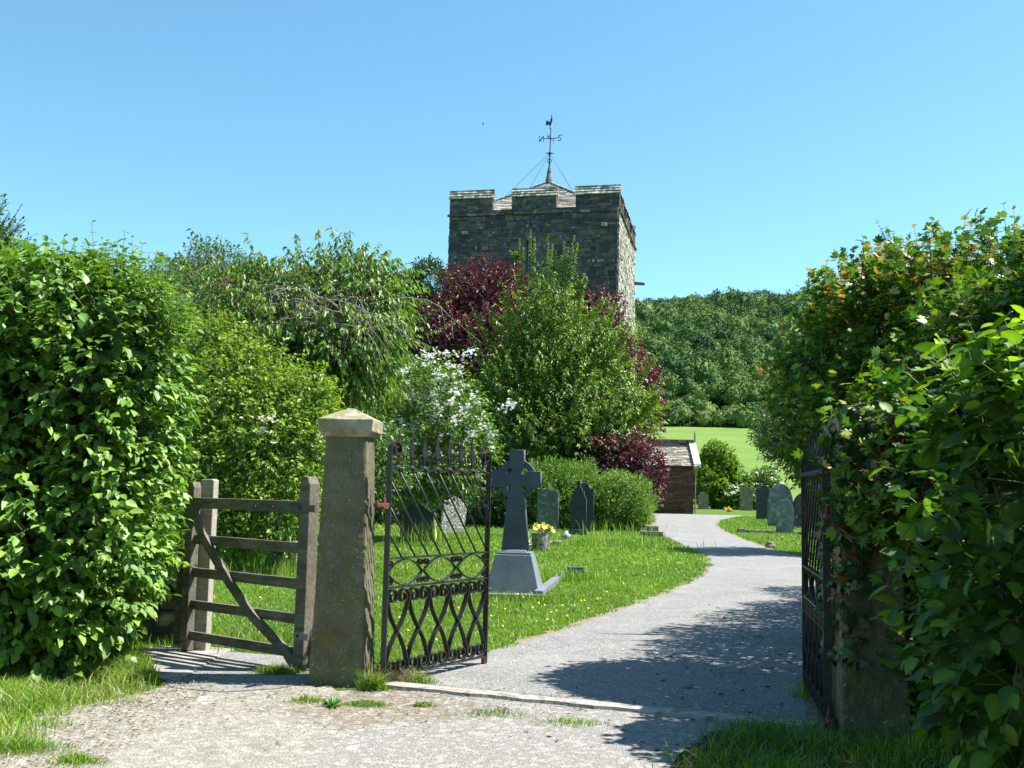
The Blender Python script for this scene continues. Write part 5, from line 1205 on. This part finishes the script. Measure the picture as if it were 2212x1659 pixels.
for q in range(170):
    u = r.uniform(-20, 420); a = P(u, 650+max(0, u-300)*.9, r.uniform(8.2, 9.2)); b = a + Vector((r.normal()*.05, r.normal()*.05, r.uniform(.2, .52))); lst.append((a, b))
spikes(t, MT['dogwood'], lst, 6, .085, .68, 'ovate', 6, MT['stem_green'], .004)
localise(t)
# bush behind the wooden gate
B2 = [VB(520, 890, 19, 135, 140, 1.5), VB(600, 960, 18.6, 110, 145, 1.4), VB(470, 1040, 18.5, 95, 150, 1.3), VB(455, 800, 19.5, 90, 110, 1.3), VB(580, 1090, 18.3, 75, 90, 1.0), VB(500, 1130, 18, 60, 85, .8), VB(665, 900, 19, 50, 100, 1)]
t = shrub('dogwood_bush', base_at(520, 18.8), 'yellow-green bushy shrub behind the wooden gate', 'shrub', B2, 5600, 110, 'ygbush', .05, 5, core=4000, surf=.35, lump=.2, L=.26, k=6, leaf=.095, wid=.6, droop=.5, up=.3, tip=.35, tem='fold', stickmat=MT['stem_green'], stick_r=.005); localise(t)
# weeping cherry
B3 = [VB(570, 650, 23, 150, 75, 2.0), VB(740, 625, 22.5, 130, 62, 1.8), VB(650, 750, 22, 190, 100, 2.2), VB(790, 650, 22, 70, 46, 1.3), VB(745, 750, 21.5, 90, 68, 1.7), VB(825, 715, 21.5, 42, 34, 1.0), VB(680, 880, 22, 65, 90, 1.4)]
t = empty('weeping_cherry', base_at(730, 22.5), 0, 'spreading weeping cherry with drooping leaves and bare twigs above the pillar', 'tree')
trunk(t, base_at(730, 22.5), B3, .14, 120, MT['bark'], 8)
foliage(t, MT['cherry'], B3, 260, 121, surf=.35, lump=.3, L=1.1, k=16, leaf=.16, wid=.42, droop=1.1, up=.6, out=.9, nup=.5, tip=.3, jit=.35, keep=.7, name='long_shoots', stickmat=MT['bark'], stick_r=.01)
foliage(t, MT['cherry'], B3, 2700, 120, core=3000, surf=.6, lump=.3, L=.5, k=8, leaf=.15, wid=.42, droop=1.3, up=.25, out=.8, tip=.25, nup=.5, stickmat=MT['bark'], stick_r=.008, keep=.6)
lst = []
r = np.random.default_rng(8)
for (u0, v0, u1, v1, Y) in [(640, 640, 712, 525, 22), (700, 620, 690, 548, 22.5), (740, 620, 745, 560, 22), (770, 620, 815, 560, 22), (800, 640, 850, 585, 21.8), (600, 640, 560, 555, 22.5), (560, 620, 600, 552, 22.6), (860, 640, 930, 650, 21.5), (880, 700, 985, 640, 21.2), (900, 730, 990, 690, 21), (520, 640, 500, 575, 23), (840, 620, 885, 600, 21.5), (920, 780, 1010, 750, 21.2)]:
    lst.append((P(u0, v0, Y), P(u1, v1, Y)))
spikes(t, MT['cherry'], lst, 9, .17, .42, 'fold', 9, MT['bark'], .014, droop=1.0)
m1 = MB(); rr_ = random.Random(9)
for k in range(46):
    a = P(rr_.uniform(560, 810), rr_.uniform(620, 720), rr_.uniform(20.0, 20.8)); pts = [a]; dx = rr_.uniform(.1, .35)*rr_.choice((1, 1, -1))
    n_ = 6; dz = .10
    for j in range(n_): pts.append(pts[-1]+Vector((dx*rr_.uniform(.5, 1.3), rr_.uniform(-.08, .08), dz))); dz -= rr_.uniform(.04, .13)
    m1.tube(pts, [.010*(1-j/8) for j in range(n_+1)], 4)
    for j in range(2, n_+1): m1.tube([pts[j], pts[j]+Vector((rr_.uniform(-.25, .25), 0, -rr_.uniform(.1, .45)))], [.006, .003], 3)
m1.build('bare_twigs', MT['twig_pale'], t); localise(t)
# laurel-dark shrub behind the pillar
B4 = [VB(720, 960, 25, 95, 100, 1.5), VB(790, 1000, 25, 90, 85, 1.4), VB(680, 1010, 24, 40, 50, .8)]
t = shrub('evergreen_shrub', base_at(740, 25), 'dark green shrub close behind the stone pillar', 'shrub', B4, 2300, 130, 'hawthorn', .05, 4, surf=.5, lump=.25, L=.3, k=6, leaf=.11, wid=.5, droop=.6, up=.3); localise(t)
# hawthorn thicket with cream flowers
B5 = [VB(470, 610, 28, 90, 55, 2), VB(400, 650, 27, 90, 70, 2), VB(540, 620, 28, 60, 40, 2), VB(430, 760, 27, 110, 110, 2), VB(340, 700, 28, 80, 90, 2)]
t = empty('hawthorn_tree', base_at(430, 28), 0, 'blue-green hawthorn behind the hedge with cream flower heads', 'tree')
trunk(t, base_at(430, 28), B5, .13, 140, None, 6); foliage(t, MT['hawthorn'], B5, 4200, 140, surf=.5, lump=.3, L=.35, k=7, leaf=.085, wid=.7, droop=.2, up=.5, jit=.5, stickmat=MT['bark'], stick_r=.006)
lst = [(P(u, 600, 27.5), P(u2, v, 27.5)) for u, u2, v in ((440, 412, 525), (430, 436, 515), (480, 478, 512), (470, 486, 520), (500, 515, 548), (420, 395, 555), (455, 447, 540), (540, 560, 550), (490, 500, 540))]
spikes(t, MT['hawthorn'], lst, 14, .09, .6, 'fold', 15, MT['bark'], .012, droop=.1)
m1 = MB()
for (u, v) in ((452, 603), (478, 622), (470, 640), (500, 628), (515, 622), (560, 930), (575, 905), (457, 606), (462, 645), (490, 642)):
    c_ = P(u, v, 24.9 if v < 700 else 17.2)
    for q in range(26): petals(m1, c_+Vector((rr_.gauss(0, .13), rr_.gauss(0, .05), rr_.gauss(0, .035))), .035, 5)
m1.build('blossom', MT['petal_cream'], t); localise(t)
# tree at the left edge
B6 = [VB(-40, 560, 20, 70, 60, 1.2), VB(-70, 500, 20, 50, 60, 1.0)]
t = empty('distant_tree', base_at(-60, 20), 0, 'thin-twigged tree rising above the hedge at the far left edge', 'tree'); trunk(t, base_at(-60, 20), B6, .1, 150, None, 6)
foliage(t, MT['hawthorn'], B6, 1200, 150, surf=.7, lump=.4, L=.35, k=7, leaf=.075, wid=.6, droop=.1, up=.7, jit=.5, stickmat=MT['bark'], stick_r=.008)
lst = [(P(-30, 540, 19.5), P(12, 420, 19.5)), (P(-5, 530, 19.5), P(48, 440, 19.5)), (P(-10, 540, 19.6), P(55, 475, 19.6)), (P(-20, 530, 19.6), P(-5, 440, 19.6)), (P(-20, 560, 19.6), P(28, 500, 19.6)), (P(-5, 500, 19.6), P(20, 460, 19.6))]
spikes(t, MT['hawthorn'], lst, 18, .075, .6, 'fold', 16, MT['bark'], .012, droop=.1); localise(t)
# dark yew beside the tower
B7 = [VB(905, 690, 52.5, 55, 75, 2), VB(930, 620, 52.5, 36, 42, 1.5), VB(880, 640, 52.5, 30, 35, 1.5), VB(870, 760, 52, 60, 90, 2)]
t = shrub('yew_tree', base_at(905, 52.5), 'dark evergreen tree against the left side of the tower', 'tree', B7, 3600, 160, 'yew', .25, 1, surf=.4, lump=.3, L=.55, k=8, leaf=.2, wid=.4, droop=.2, up=.2, out=1.0, jit=.4); localise(t)
# mock orange with white flowers
B8 = [VB(905, 870, 30, 95, 95, 1.6), VB(960, 900, 29.5, 65, 70, 1.4), VB(860, 950, 29.5, 80, 95, 1.4), VB(970, 990, 29.5, 75, 70, 1.2), VB(900, 1040, 29.5, 70, 50, 1.2), VB(1030, 960, 30, 35, 45, .8), VB(835, 1040, 30, 40, 50, .8)]
t = empty('mock_orange', base_at(920, 30), 0, 'arching shrub covered in white blossom behind the iron gate', 'shrub'); trunk(t, base_at(920, 30), B8, .05, 170, MT['twig_pale'], 9, 'stems', 7)
foliage(t, MT['mock'], B8, 3300, 170, surf=.55, lump=.3, L=.4, k=7, leaf=.13, wid=.5, droop=.5, up=.4, stickmat=MT['stem_green'], stick_r=.008)
p_, n_ = blob_points(B8, 2500, 171, surf=.08, lump=.28, keep=.95)
m1 = MB(); ok = (n_[:, 1] < .3) & (n_[:, 0] > -.9) & (n_[:, 2] > -.6)
pp = []; cells = {}
for q, k in zip(p_, ok):
    uv = proj(q); key = (int(uv[0]/30), int(uv[1]/30))
    if k and uv[0] > 815 and 765 < uv[1] < 1075 and cells.get(key, 0) < (2 if 860 < uv[0] < 1030 and uv[1] < 930 else 1): cells[key] = cells.get(key, 0)+1; pp.append(q)
clus = [Vector(q)+Vector((0, -.12, .06)) for q in pp] + [P(u, v, 28.4) for u, v in ((1096, 872), (1092, 880), (1101, 870), (1010, 762), (1020, 758), (1005, 770), (948, 812), (955, 820), (870, 800), (878, 790), (1020, 935), (1045, 925), (1060, 940), (915, 765), (930, 772), (940, 860), (930, 870), (950, 880), (960, 840), (985, 850), (970, 870), (900, 880), (890, 905), (905, 960), (1040, 1000), (868, 962), (940, 895), (1000, 895), (985, 905))]
for c_ in clus:
    for q in range(rr_.randint(5, 15)): petals(m1, c_+Vector((rr_.gauss(0, .075), rr_.gauss(0, .05), rr_.gauss(0, .055))), .05, 4)
m1.build('blossom', MT['petal_white'], t); localise(t)
# copper-leaved tree in three masses
B9 = [VB(1035, 655, 49.5, 82, 85, 2), VB(958, 725, 48.5, 80, 78, 2), VB(1090, 640, 49.5, 40, 60, 1.4), VB(1050, 780, 49, 100, 110, 2.5), VB(1290, 700, 49.5, 60, 60, 1.6), VB(1320, 790, 49, 70, 90, 2), VB(1180, 760, 49.5, 110, 110, 2), VB(1060, 900, 48, 120, 100, 2), VB(1345, 900, 48, 75, 80, 1.8), VB(1395, 840, 46, 25, 50, 1), VB(1345, 1000, 41.5, 50, 48, 1.2), VB(1392, 1010, 41, 36, 55, .9), VB(1300, 985, 42, 50, 40, 1.2), VB(1405, 1040, 40.5, 18, 32, .6)]
t = shrub('copper_tree', base_at(1190, 49), 'dark purple-leaved tree in front of the tower behind the green cherry', 'tree', B9, 9000, 180, 'copper', .22, 1, core=5000, surf=.45, lump=.3, L=.4, k=7, leaf=.17, wid=.6, droop=.45, up=.3, nup=.6, stickmat=MT['bark'], stick_r=.01); localise(t)
# upright green cherry
B10 = [VB(1215, 880, 43.5, 165, 95, 2.6), VB(1190, 770, 43.5, 90, 100, 1.9), VB(1185, 670, 43.5, 42, 70, 1.0), VB(1335, 870, 43.5, 70, 65, 1.5), VB(1095, 850, 43.5, 70, 90, 1.5), VB(1280, 760, 43.5, 60, 80, 1.4), VB(1205, 950, 43, 150, 55, 2), VB(1300, 940, 43, 80, 50, 1.5), VB(1130, 740, 43.5, 40, 90, 1)]
t = empty('cherry_tree', base_at(1210, 43.5), 0, 'upright light green cherry tree in front of the tower', 'tree'); trunk(t, base_at(1210, 43.5), B10, .16, 190, None, 8)
foliage(t, MT['cherry_green'], B10, 750, 191, surf=.35, lump=.3, L=1.5, k=20, leaf=.18, wid=.42, droop=.9, up=1.3, out=.9, nup=.55, tip=.3, jit=.25, keep=.7, name='long_shoots')
foliage(t, MT['cherry_green'], B10, 4300, 190, core=3000, surf=.55, lump=.42, L=.6, k=9, leaf=.165, wid=.42, droop=.95, up=1.0, out=.9, nup=.55, tip=.25, stickmat=MT['bark'], stick_r=.009, keep=.6)
lst = [(P(u0, v0, 42.5), P(u1, v1, 42.5)) for u0, v0, u1, v1 in ((1145, 620, 1146, 495), (1120, 640, 1122, 515), (1180, 640, 1184, 508), (1225, 620, 1240, 508), (1215, 620, 1218, 520), (1120, 560, 1102, 540), (1260, 700, 1300, 640), (1295, 740, 1325, 650), (1250, 680, 1246, 590), (1060, 760, 1015, 655), (1040, 790, 1000, 680), (1080, 740, 1048, 650), (1330, 800, 1385, 705), (1350, 850, 1420, 760), (1380, 870, 1430, 842), (1060, 850, 985, 815), (1045, 900, 985, 880), (1370, 900, 1418, 860), (1330, 760, 1360, 690), (1210, 620, 1200, 540), (1240, 650, 1262, 590), (1100, 700, 1085, 610))]
lst2 = []
for a, b in lst:
    lst2.append((a, b)); m_ = a.lerp(b, .2); lst2.append((m_+Vector((.12, 0, 0)), b-(b-a)*.15+Vector((.18, -.1, 0)))); False and lst2.append((m_-Vector((.12, 0, 0)), b-(b-a)*.22+Vector((-.2, .1, 0))))
spikes(t, MT['cherry_green'], lst2, 26, .21, .42, 'fold', 19, MT['bark'], .016, droop=.9, tip=.35); localise(t)
# low evergreen shrubs behind the headstones
GS = 'low evergreen shrubs behind the headstones'
B11 = [VB(1330, 1092, 39, 68, 66, 1.2), VB(1350, 1070, 39.4, 40, 40, .8), VB(1290, 1100, 39, 50, 55, 1.0), VB(1375, 1115, 38.3, 28, 42, .6)]
t = shrub('rounded_shrub', base_at(1330, 39), 'rounded light green evergreen shrub beside the path', 'shrub', B11, 5200, 200, 'box', .06, 4, core=2500, group=GS, surf=.4, lump=.26, freq=4, L=.3, k=9, leaf=.09, wid=.4, droop=.0, up=.9, out=.8, tip=.4, jit=.5); localise(t)
B12 = [VB(1210, 1065, 39, 70, 58, 1.0), VB(1160, 1070, 39, 50, 52, .9), VB(1250, 1050, 39.6, 45, 45, .9), VB(1200, 1120, 39, 70, 50, .9)]
t = shrub('rounded_shrub', base_at(1205, 39.2), 'mid green evergreen shrub right behind the grey-green headstone', 'shrub', B12, 5000, 210, 'box', .06, 4, core=2500, group=GS, surf=.4, lump=.28, freq=4, L=.3, k=9, leaf=.095, wid=.4, droop=.0, up=.9, out=.8, tip=.3, jit=.5); localise(t)
B13 = [VB(1090, 1095, 39.4, 55, 60, 1.1), VB(1040, 1120, 39.5, 50, 42, 1.0), VB(1120, 1110, 39.4, 35, 50, .9)]
t = shrub('rounded_shrub', base_at(1080, 39.3), 'dark green evergreen shrub left of the Celtic cross shaft', 'shrub', B13, 3600, 220, 'yew', .06, 4, core=2500, group=GS, surf=.35, lump=.2, L=.2, k=9, leaf=.10, wid=.4, droop=.0, up=.9, out=.8, tip=.4); localise(t)
B14 = [VB(870, 1105, 40, 90, 50, 1.5), VB(960, 1090, 41, 90, 60, 1.5), VB(780, 1080, 41, 70, 50, 1.5), VB(1020, 1050, 42, 60, 60, 1.5)]
t = shrub('shady_shrub', base_at(910, 40.5), 'very dark shrubbery behind the lichened headstones', 'shrub', B14, 3200, 230, 'yew', .07, 4, surf=.5, lump=.25, L=.35, k=7, leaf=.15, wid=.5, droop=.3, up=.5); localise(t)
# far tree line at the left
for i, (bl, lb) in enumerate((([VB(620, 960, 62, 130, 110, 4), VB(520, 1000, 62, 90, 90, 4)], 'leafy tree far behind the wooden gate'), ([VB(420, 980, 60, 120, 120, 4), VB(300, 980, 60, 110, 120, 4)], 'tall tree far behind the left hedge'), ([VB(800, 950, 58, 100, 120, 4), VB(900, 980, 56, 80, 100, 3)], 'dark tree far behind the stone pillar'), ([VB(150, 980, 58, 150, 150, 4), VB(-50, 980, 58, 150, 160, 4)], 'broad tree line far behind the left edge hedge'))):
    t = shrub('background_tree', base_at(proj(bl[0][:3])[0], bl[0][1]), lb, 'tree', bl, 1500, 240+i, 'hawthorn', .25, 1, group='trees beyond the churchyard', surf=.5, lump=.3, L=.7, k=6, leaf=.32, wid=.6, droop=.2, up=.5); localise(t)
# bushes right of the outbuilding
B15 = [VB(1548, 1005, 90, 34, 44, 1.5), VB(1535, 1050, 89, 42, 42, 1.5), VB(1570, 1040, 90, 26, 48, 1.2)]
t = shrub('leafy_bush', base_at(1548, 89), 'light green bush right of the outbuilding', 'shrub', B15, 3200, 250, 'ygbush', .08, 3, surf=.4, lump=.25, L=.45, k=7, leaf=.26, wid=.6, droop=.2, up=.5); localise(t)
B16 = [VB(1625, 1062, 88, 40, 34, 1.2), VB(1650, 1045, 88, 26, 28, 1.0), VB(1600, 1078, 87, 34, 24, 1.0)]
t = empty('flowering_bush', base_at(1625, 88), 0, 'low bush with white flower clusters behind the brown headstone', 'shrub'); trunk(t, base_at(1625, 88), B16, .05, 260, None, 5)
foliage(t, MT['mock'], B16, 2400, 260, surf=.4, lump=.25, L=.42, k=6, leaf=.23, wid=.6, droop=.2, up=.5)
p_, n_ = blob_points(B16, 500, 261, surf=.06, lump=.25, keep=.95); m1 = MB()
for q in [q for q, k in zip(p_, n_) if k[1] < .2 and q[2] > 1.2][:75]:
    for j in range(4): petals(m1, Vector(q)+Vector((rr_.gauss(0, .18), -.15+rr_.gauss(0, .05), .08+rr_.gauss(0, .07))), .12, 4)
m1.build('blossom', MT['petal_white'], t); localise(t)
# dark tree by the right verge
B17 = [VB(1715, 945, 27, 60, 62, 1.4), VB(1775, 980, 27.5, 40, 40, 1.0), VB(1820, 1040, 27, 60, 60, 1.2), VB(1680, 925, 28, 32, 32, .8), VB(1800, 900, 28, 80, 100, 1.5)]
t = shrub('small_tree', base_at(1770, 27.5), 'dark leafy tree overhanging the grey headstones on the right', 'tree', B17, 4000, 270, 'hawthorn', .09, 1, core=2500, surf=.45, lump=.3, L=.35, k=7, leaf=.09, wid=.5, droop=.2, up=.5, out=1.0, stickmat=MT['bark'], stick_r=.006); localise(t)
# ---------------------------------------------------------------- right-hand hedge of maple
BR = [VB(1900, 800, 8.9, 165, 170, 1.1), VB(1870, 680, 9.0, 105, 105, .8), VB(2080, 720, 8.6, 220, 195, 1.1), VB(1790, 880, 8.7, 100, 120, .7), VB(1890, 985, 8.2, 110, 120, .9), VB(2080, 960, 7.6, 200, 200, 1.0), VB(2140, 1180, 7.2, 210, 240, .9), VB(2110, 1400, 6.9, 180, 200, .8), VB(2210, 650, 8.5, 130, 110, 1.0), VB(2350, 900, 8, 250, 350, 1.3), VB(1960, 1090, 7.7, 90, 110, .55), VB(1775, 800, 8.9, 70, 70, .5)]
BR += [VB(1905, 1010, 6.7, 70, 170, .4), VB(1960, 1100, 6.5, 100, 130, .4), VB(2130, 770, 7.3, 150, 150, .9), (3.5, 4.2, 1.7, 1.0, 1.4, 1.6), (3.95, 6.3, 1.65, 1.05, 1.3, 1.5), (4.55, 5.7, 2.3, 1.15, 1.5, 2.3), (4.9, 7.2, 2.2, 1.2, 1.3, 2.2)]
t = empty('maple_hedge', (3.9, 8.2, 0), 0, 'tall dark maple hedge with reddish shoot tips on the right', 'hedge')
trunk(t, (3.7, 8.2, 0), BR, .05, 300, None, 6, 'stems', 8)
foliage(t, MT['maple'], BR, 17000, 300, tem='maple', core=9000, stickmat=MT['stem_red'], stick_r=.0035, surf=.35, lump=.15, L=.2, k=6, leaf=.072, wid=.95, droop=.35, up=.6, out=.7, tip=.16, keep=.8)
r = np.random.default_rng(31); lst = []
for (u0, v0, u1, v1, Y) in ((1960, 620, 1955, 540, 8.8), (1900, 640, 1890, 560, 8.8), (1990, 590, 1975, 488, 8.7), (2010, 600, 2012, 482, 8.7), (2060, 590, 2045, 510, 8.7), (2110, 600, 2105, 525, 8.6), (2180, 600, 2168, 440, 8.5), (2195, 560, 2190, 452, 8.5), (1800, 720, 1785, 565, 8.7), (1785, 700, 1748, 585, 8.8), (1800, 780, 1740, 610, 8.9), (1760, 830, 1665, 775, 8.6), (1750, 850, 1645, 800, 8.5), (1740, 780, 1690, 700, 8.8), (1730, 860, 1650, 812, 8.6), (1870, 640, 1865, 545, 8.8), (1930, 600, 1915, 525, 8.9), (2080, 580, 2085, 520, 8.9), (2140, 580, 2140, 515, 8.8), (1835, 700, 1820, 590, 8.8)):
    lst.append((P(u0, v0, Y), P(u1, v1, Y)))
for q in range(170):
    u = r.uniform(1780, 2212); a = P(u, 640+max(0, 1900-u)*.75, r.uniform(8.2, 9.3)); lst.append((a, a+Vector((r.normal()*.06, r.normal()*.06, r.uniform(.15, .46)))))
spikes(t, MT['maple'], lst, 6, .085, .95, 'maple', 32, MT['stem_red'], .004, tip=.58, droop=.2); localise(t)
# dark twiggy tree behind the maple, only its top spray shows
B18 = [VB(2000, 640, 12, 60, 45, .8), VB(2120, 680, 12, 60, 40, .8)]
t = empty('oak_sapling', base_at(2010, 12), 0, 'small-leaved dark tree whose spray pokes above the maple hedge', 'tree'); trunk(t, base_at(2010, 12), B18, .06, 310, None, 5)
foliage(t, MT['hawthorn'], B18, 500, 310, surf=.5, L=.3, k=7, leaf=.055, wid=.7, droop=.1, up=.5)
lst = [(P(1955, 600, 11.8), P(1892, 472, 11.8)), (P(1950, 610, 11.8), P(1870, 528, 11.8)), (P(1940, 560, 11.8), P(1915, 490, 11.8)), (P(1945, 585, 11.8), P(1882, 545, 11.8)), (P(1952, 580, 11.8), P(1930, 500, 11.8)), (P(2130, 640, 11.8), P(2118, 505, 11.8)), (P(1940, 580, 11.8), P(1905, 500, 11.8))]
spikes(t, MT['hawthorn'], lst, 16, .06, .7, 'ovate', 33, MT['bark'], .006, droop=.4); localise(t)
# hedge running on beyond the right gate (casts the long shadow on the path)
for i, (bl, lb) in enumerate((([(4.4, 10.4, 1.75, 1.05, 1.4, 1.85), (4.95, 11.6, 1.8, 1.1, 1.2, 1.8)], 'hedge bush just beyond the right gate'), ([(5.8, 13.4, 1.75, 1.25, 1.4, 1.9), (6.5, 14.8, 1.8, 1.2, 1.2, 1.9)], 'middle hedge bush beyond the right gate'), ([(7.4, 16.6, 1.85, 1.4, 1.5, 2.0), (8.3, 18.0, 1.7, 1.3, 1.4, 1.8)], 'farthest hedge bush beyond the right gate'))):
    t = shrub('hedge_bush', (bl[0][0], bl[0][1], 0), lb, 'hedge', bl, 4200, 320+i, 'hawthorn', .05, 4, core=5000, group='hedge beyond the right gate', surf=.4, lump=.2, L=.3, k=6, leaf=.085, wid=.6, droop=.2, up=.5); localise(t)
B19 = [(5.2, .8, 4.4, 2.5, 2.2, 1.9), (6.5, 2.2, 3.4, 2.0, 2.0, 2.0)]  # tree added out of view to cut skylight on the hedge foot
t = shrub('shade_tree', (6.0, 2.6, 0), 'unseen tree added right of the lane to shade the hedge foot', 'tree', B19, 1500, 400, 'hawthorn', .14, 1, surf=.6, lump=.2, L=.4, k=7, leaf=.13, wid=.6, droop=.2, up=.5, core=2500); localise(t)
for i, (q, lb) in enumerate((((-5.5, -8, 4.6, 4.2, 2.6, 4.2), 'unseen tree added behind the viewer on the left to block skylight'), ((3.2, -8.5, 4.8, 4.2, 2.6, 4.4), 'unseen tree added behind the viewer on the right to block skylight'))):  # trees added behind the viewer to cut skylight on camera-facing sides
    t = shrub('sky_blocker_tree', (q[0], q[1], 0), lb, 'tree', [q], 2200, 410+i, 'hawthorn', .2, 1, group='unseen trees added behind the viewer to block skylight', surf=.5, lump=.2, L=.7, k=6, leaf=.3, wid=.7, droop=.2, up=.4, core=2500); localise(t)
# hazel close to the camera
BH = [VB(2230, 1010, 3.9, 175, 240, .45), VB(2200, 1300, 4.1, 170, 250, .45), VB(2250, 1500, 4.3, 200, 180, .45), VB(2120, 900, 4.0, 60, 90, .25)]
t = empty('hazel_bush', base_at(2260, 4.1), 0, 'hazel bush with large toothed leaves close at the right edge', 'shrub'); trunk(t, base_at(2260, 4.1), BH, .015, 330, None, 4, 'stems', 4)
foliage(t, MT['hazel'], BH, 480, 330, tem='hazel', core=200, stickmat=MT['stem_green'], stick_r=.003, surf=.5, lump=.2, L=.2, k=4, leaf=.088, wid=.8, droop=.35, up=.35, out=.8, nup=1.0, tip=.1)
lst = [(P(u0, v0, Y), P(u1, v1, Y)) for u0, v0, u1, v1, Y in ((2180, 860, 2150, 700, 3.8), (2100, 880, 2035, 740, 3.8), (2150, 900, 2100, 770, 3.9), (2230, 820, 2205, 690, 3.8), (2080, 960, 1990, 800, 4.0), (2100, 1000, 2020, 880, 4.0), (2120, 1060, 2060, 960, 3.9), (2200, 900, 2180, 780, 3.7), (2150, 960, 2110, 850, 3.7), (2220, 980, 2215, 800, 3.6), (2070, 900, 2010, 760, 3.9), (2130, 820, 2090, 720, 3.9), (2200, 800, 2212, 680, 3.9))]
spikes(t, MT['hazel'], lst, 5, .115, .8, 'hazel', 34, MT['stem_green'], .003, droop=.3, tip=.6); localise(t)
# ivy on the right pillar
r = np.random.default_rng(50); n = 900; z = r.uniform(.95, 2.15, n); z = np.where(r.random(n) < .25, r.uniform(.5, 1.3, n), z); fce = r.random(n) < .65
x = np.where(fce, PRX+r.uniform(-.24, .24, n), PRX-.22-.02*r.random(n)); y = np.where(fce, PRY-.22-.05*r.random(n), PRY+r.uniform(-.24, .24, n))
keep = ~((z < 1.25) & (x > PRX-.08) & fce); x, y, z, fce = x[keep], y[keep], z[keep], fce[keep]; n = len(x)
pos = np.stack([x, y, z], 1); nr = np.where(fce[:, None], np.array([0, -1., .3]), np.array([-1., 0, .3])) + r.normal(size=(n, 3))*.3
me = leaf_mesh('leaves', pos, np.tile([0, 0, -1.], (n, 1))+r.normal(size=(n, 3))*.6, nr, .07*r.uniform(.5, 1.2, n), .95, 'maple', r.random(n))
t = empty('ivy', (PRX, PRY-.25, 0), 0, 'ivy with some browned leaves clinging to the right pillar', 'climbing plant'); link('leaves', me, MT['ivy'], t)
m1 = MB()
for k in range(4):
    xx = PRX-.2+k*.07; pts = [(xx+.05*math.sin(j*1.1+k*2), PRY-.235, 1.0+j*.13) for j in range(9)]; m1.tube(pts, [.007-.0006*j for j in range(9)], 5)
m1.build('stems', MT['bark'], t); localise(t)
# weeds by the pillar and tufts
def rosette(u, v, label, n, L, seed, tem='ovate', wid=.3, mat='weed', name='weed'):
    g = G(u, v); r = np.random.default_rng(seed); a = r.uniform(0, 6.28, n); el = r.uniform(.1, 1.1, n)
    d = np.stack([np.cos(a)*np.cos(el), np.sin(a)*np.cos(el), np.sin(el)], 1); p = np.tile([0, 0, .005], (n, 1))+d*r.uniform(0, .35*L, n)[:, None]*np.array([1, 1, .4])
    o = link(name, leaf_mesh(name, p, d, np.tile([0, 0, 1.], (n, 1))+r.normal(size=(n, 3))*.3, L*r.uniform(.5, 1.1, n), wid, tem, r.random(n)), MT[mat]); o.location = g; return tag(o, label, 'weed')
rosette(718, 1530, 'leafy green weed rosette on the earth before the pillar', 60, .085, 1)
def tuft(u, v, n, sp_, hgt, label, seed, mat='grass'):
    g = G(u, v); r = np.random.default_rng(seed); x = r.normal(size=n)*sp_; y = r.normal(size=n)*sp_*.5
    o = blades('grass_tuft', x+g.x, y+g.y, hgt*np.exp(-(x*x+y*y*4)/(sp_*sp_*3)), .0055, MT[mat], label, seed, lean=.8, clump=False, dry=.12, off=.012, kind='stuff')
tuft(805, 1494, 700, .06, .16, 'fine grassy tuft at the front right foot of the pillar', 2)
tuft(660, 1520, 260, .09, .06, 'thin grass tuft left of the weed rosette', 3)
tuft(790, 1528, 500, .10, .05, 'low ragged grass tuft between weed rosette and threshold stone', 4)
tuft(915, 1530, 200, .05, .05, 'small grass tuft against the left end of the threshold stone', 5)
tuft(865, 1478, 420, .09, .12, 'dry grass tuft under the hinge end of the iron gate', 6, 'straw')
tuft(905, 1478, 350, .09, .10, 'green grass tuft below the iron gate scrolls', 7)
tuft(600, 1458, 900, .12, .09, 'dark grass tuft in the pillar shadow on the footway', 8)
tuft(165, 1652, 500, .09, .06, 'round green tuft at the bottom left of the lane', 10)
tuft(1060, 1546, 420, .16, .035, 'ragged tuft along the front of the threshold stone', 11)
tuft(1230, 1566, 420, .16, .035, 'second tuft farther right along the threshold stone', 12)
tuft(30, 1625, 900, .18, .09, 'thick green tuft in the bottom left corner', 13)
# tall seeding grass by the gabled headstone and cross kerb
def tallgrass(u, v, n, sp_, hgt, label, seed):
    g = G(u, v); r = np.random.default_rng(seed); x = g.x+r.normal(size=n)*sp_; y = g.y+r.normal(size=n)*sp_*.6
    blades('tall_grass', x, y, hgt, .006+.0004*g.y, MT['grass'], label, seed, lean=.3, clump=False, dry=.15)
tallgrass(905, 1180, 120, .5, .6, 'tall seeding grass around the gabled headstone', 61)
tallgrass(1225, 1255, 450, .34, .2, 'long grass tufts beside the grave kerb', 62)
tallgrass(1100, 1296, 500, .5, .10, 'long grass at the foot of the cross plinth', 63)
tallgrass(1290, 1180, 420, 1.1, .3, 'long grass before the cusped memorial', 64)
tallgrass(560, 1240, 500, .9, .35, 'long grass about the table tomb', 65)
tallgrass(1340, 1160, 90, .8, .5, 'tall grass before the rounded shrub', 66)
tallgrass(480, 1395, 600, .4, .12, 'grass tufts at the foot of the wooden gate', 67)
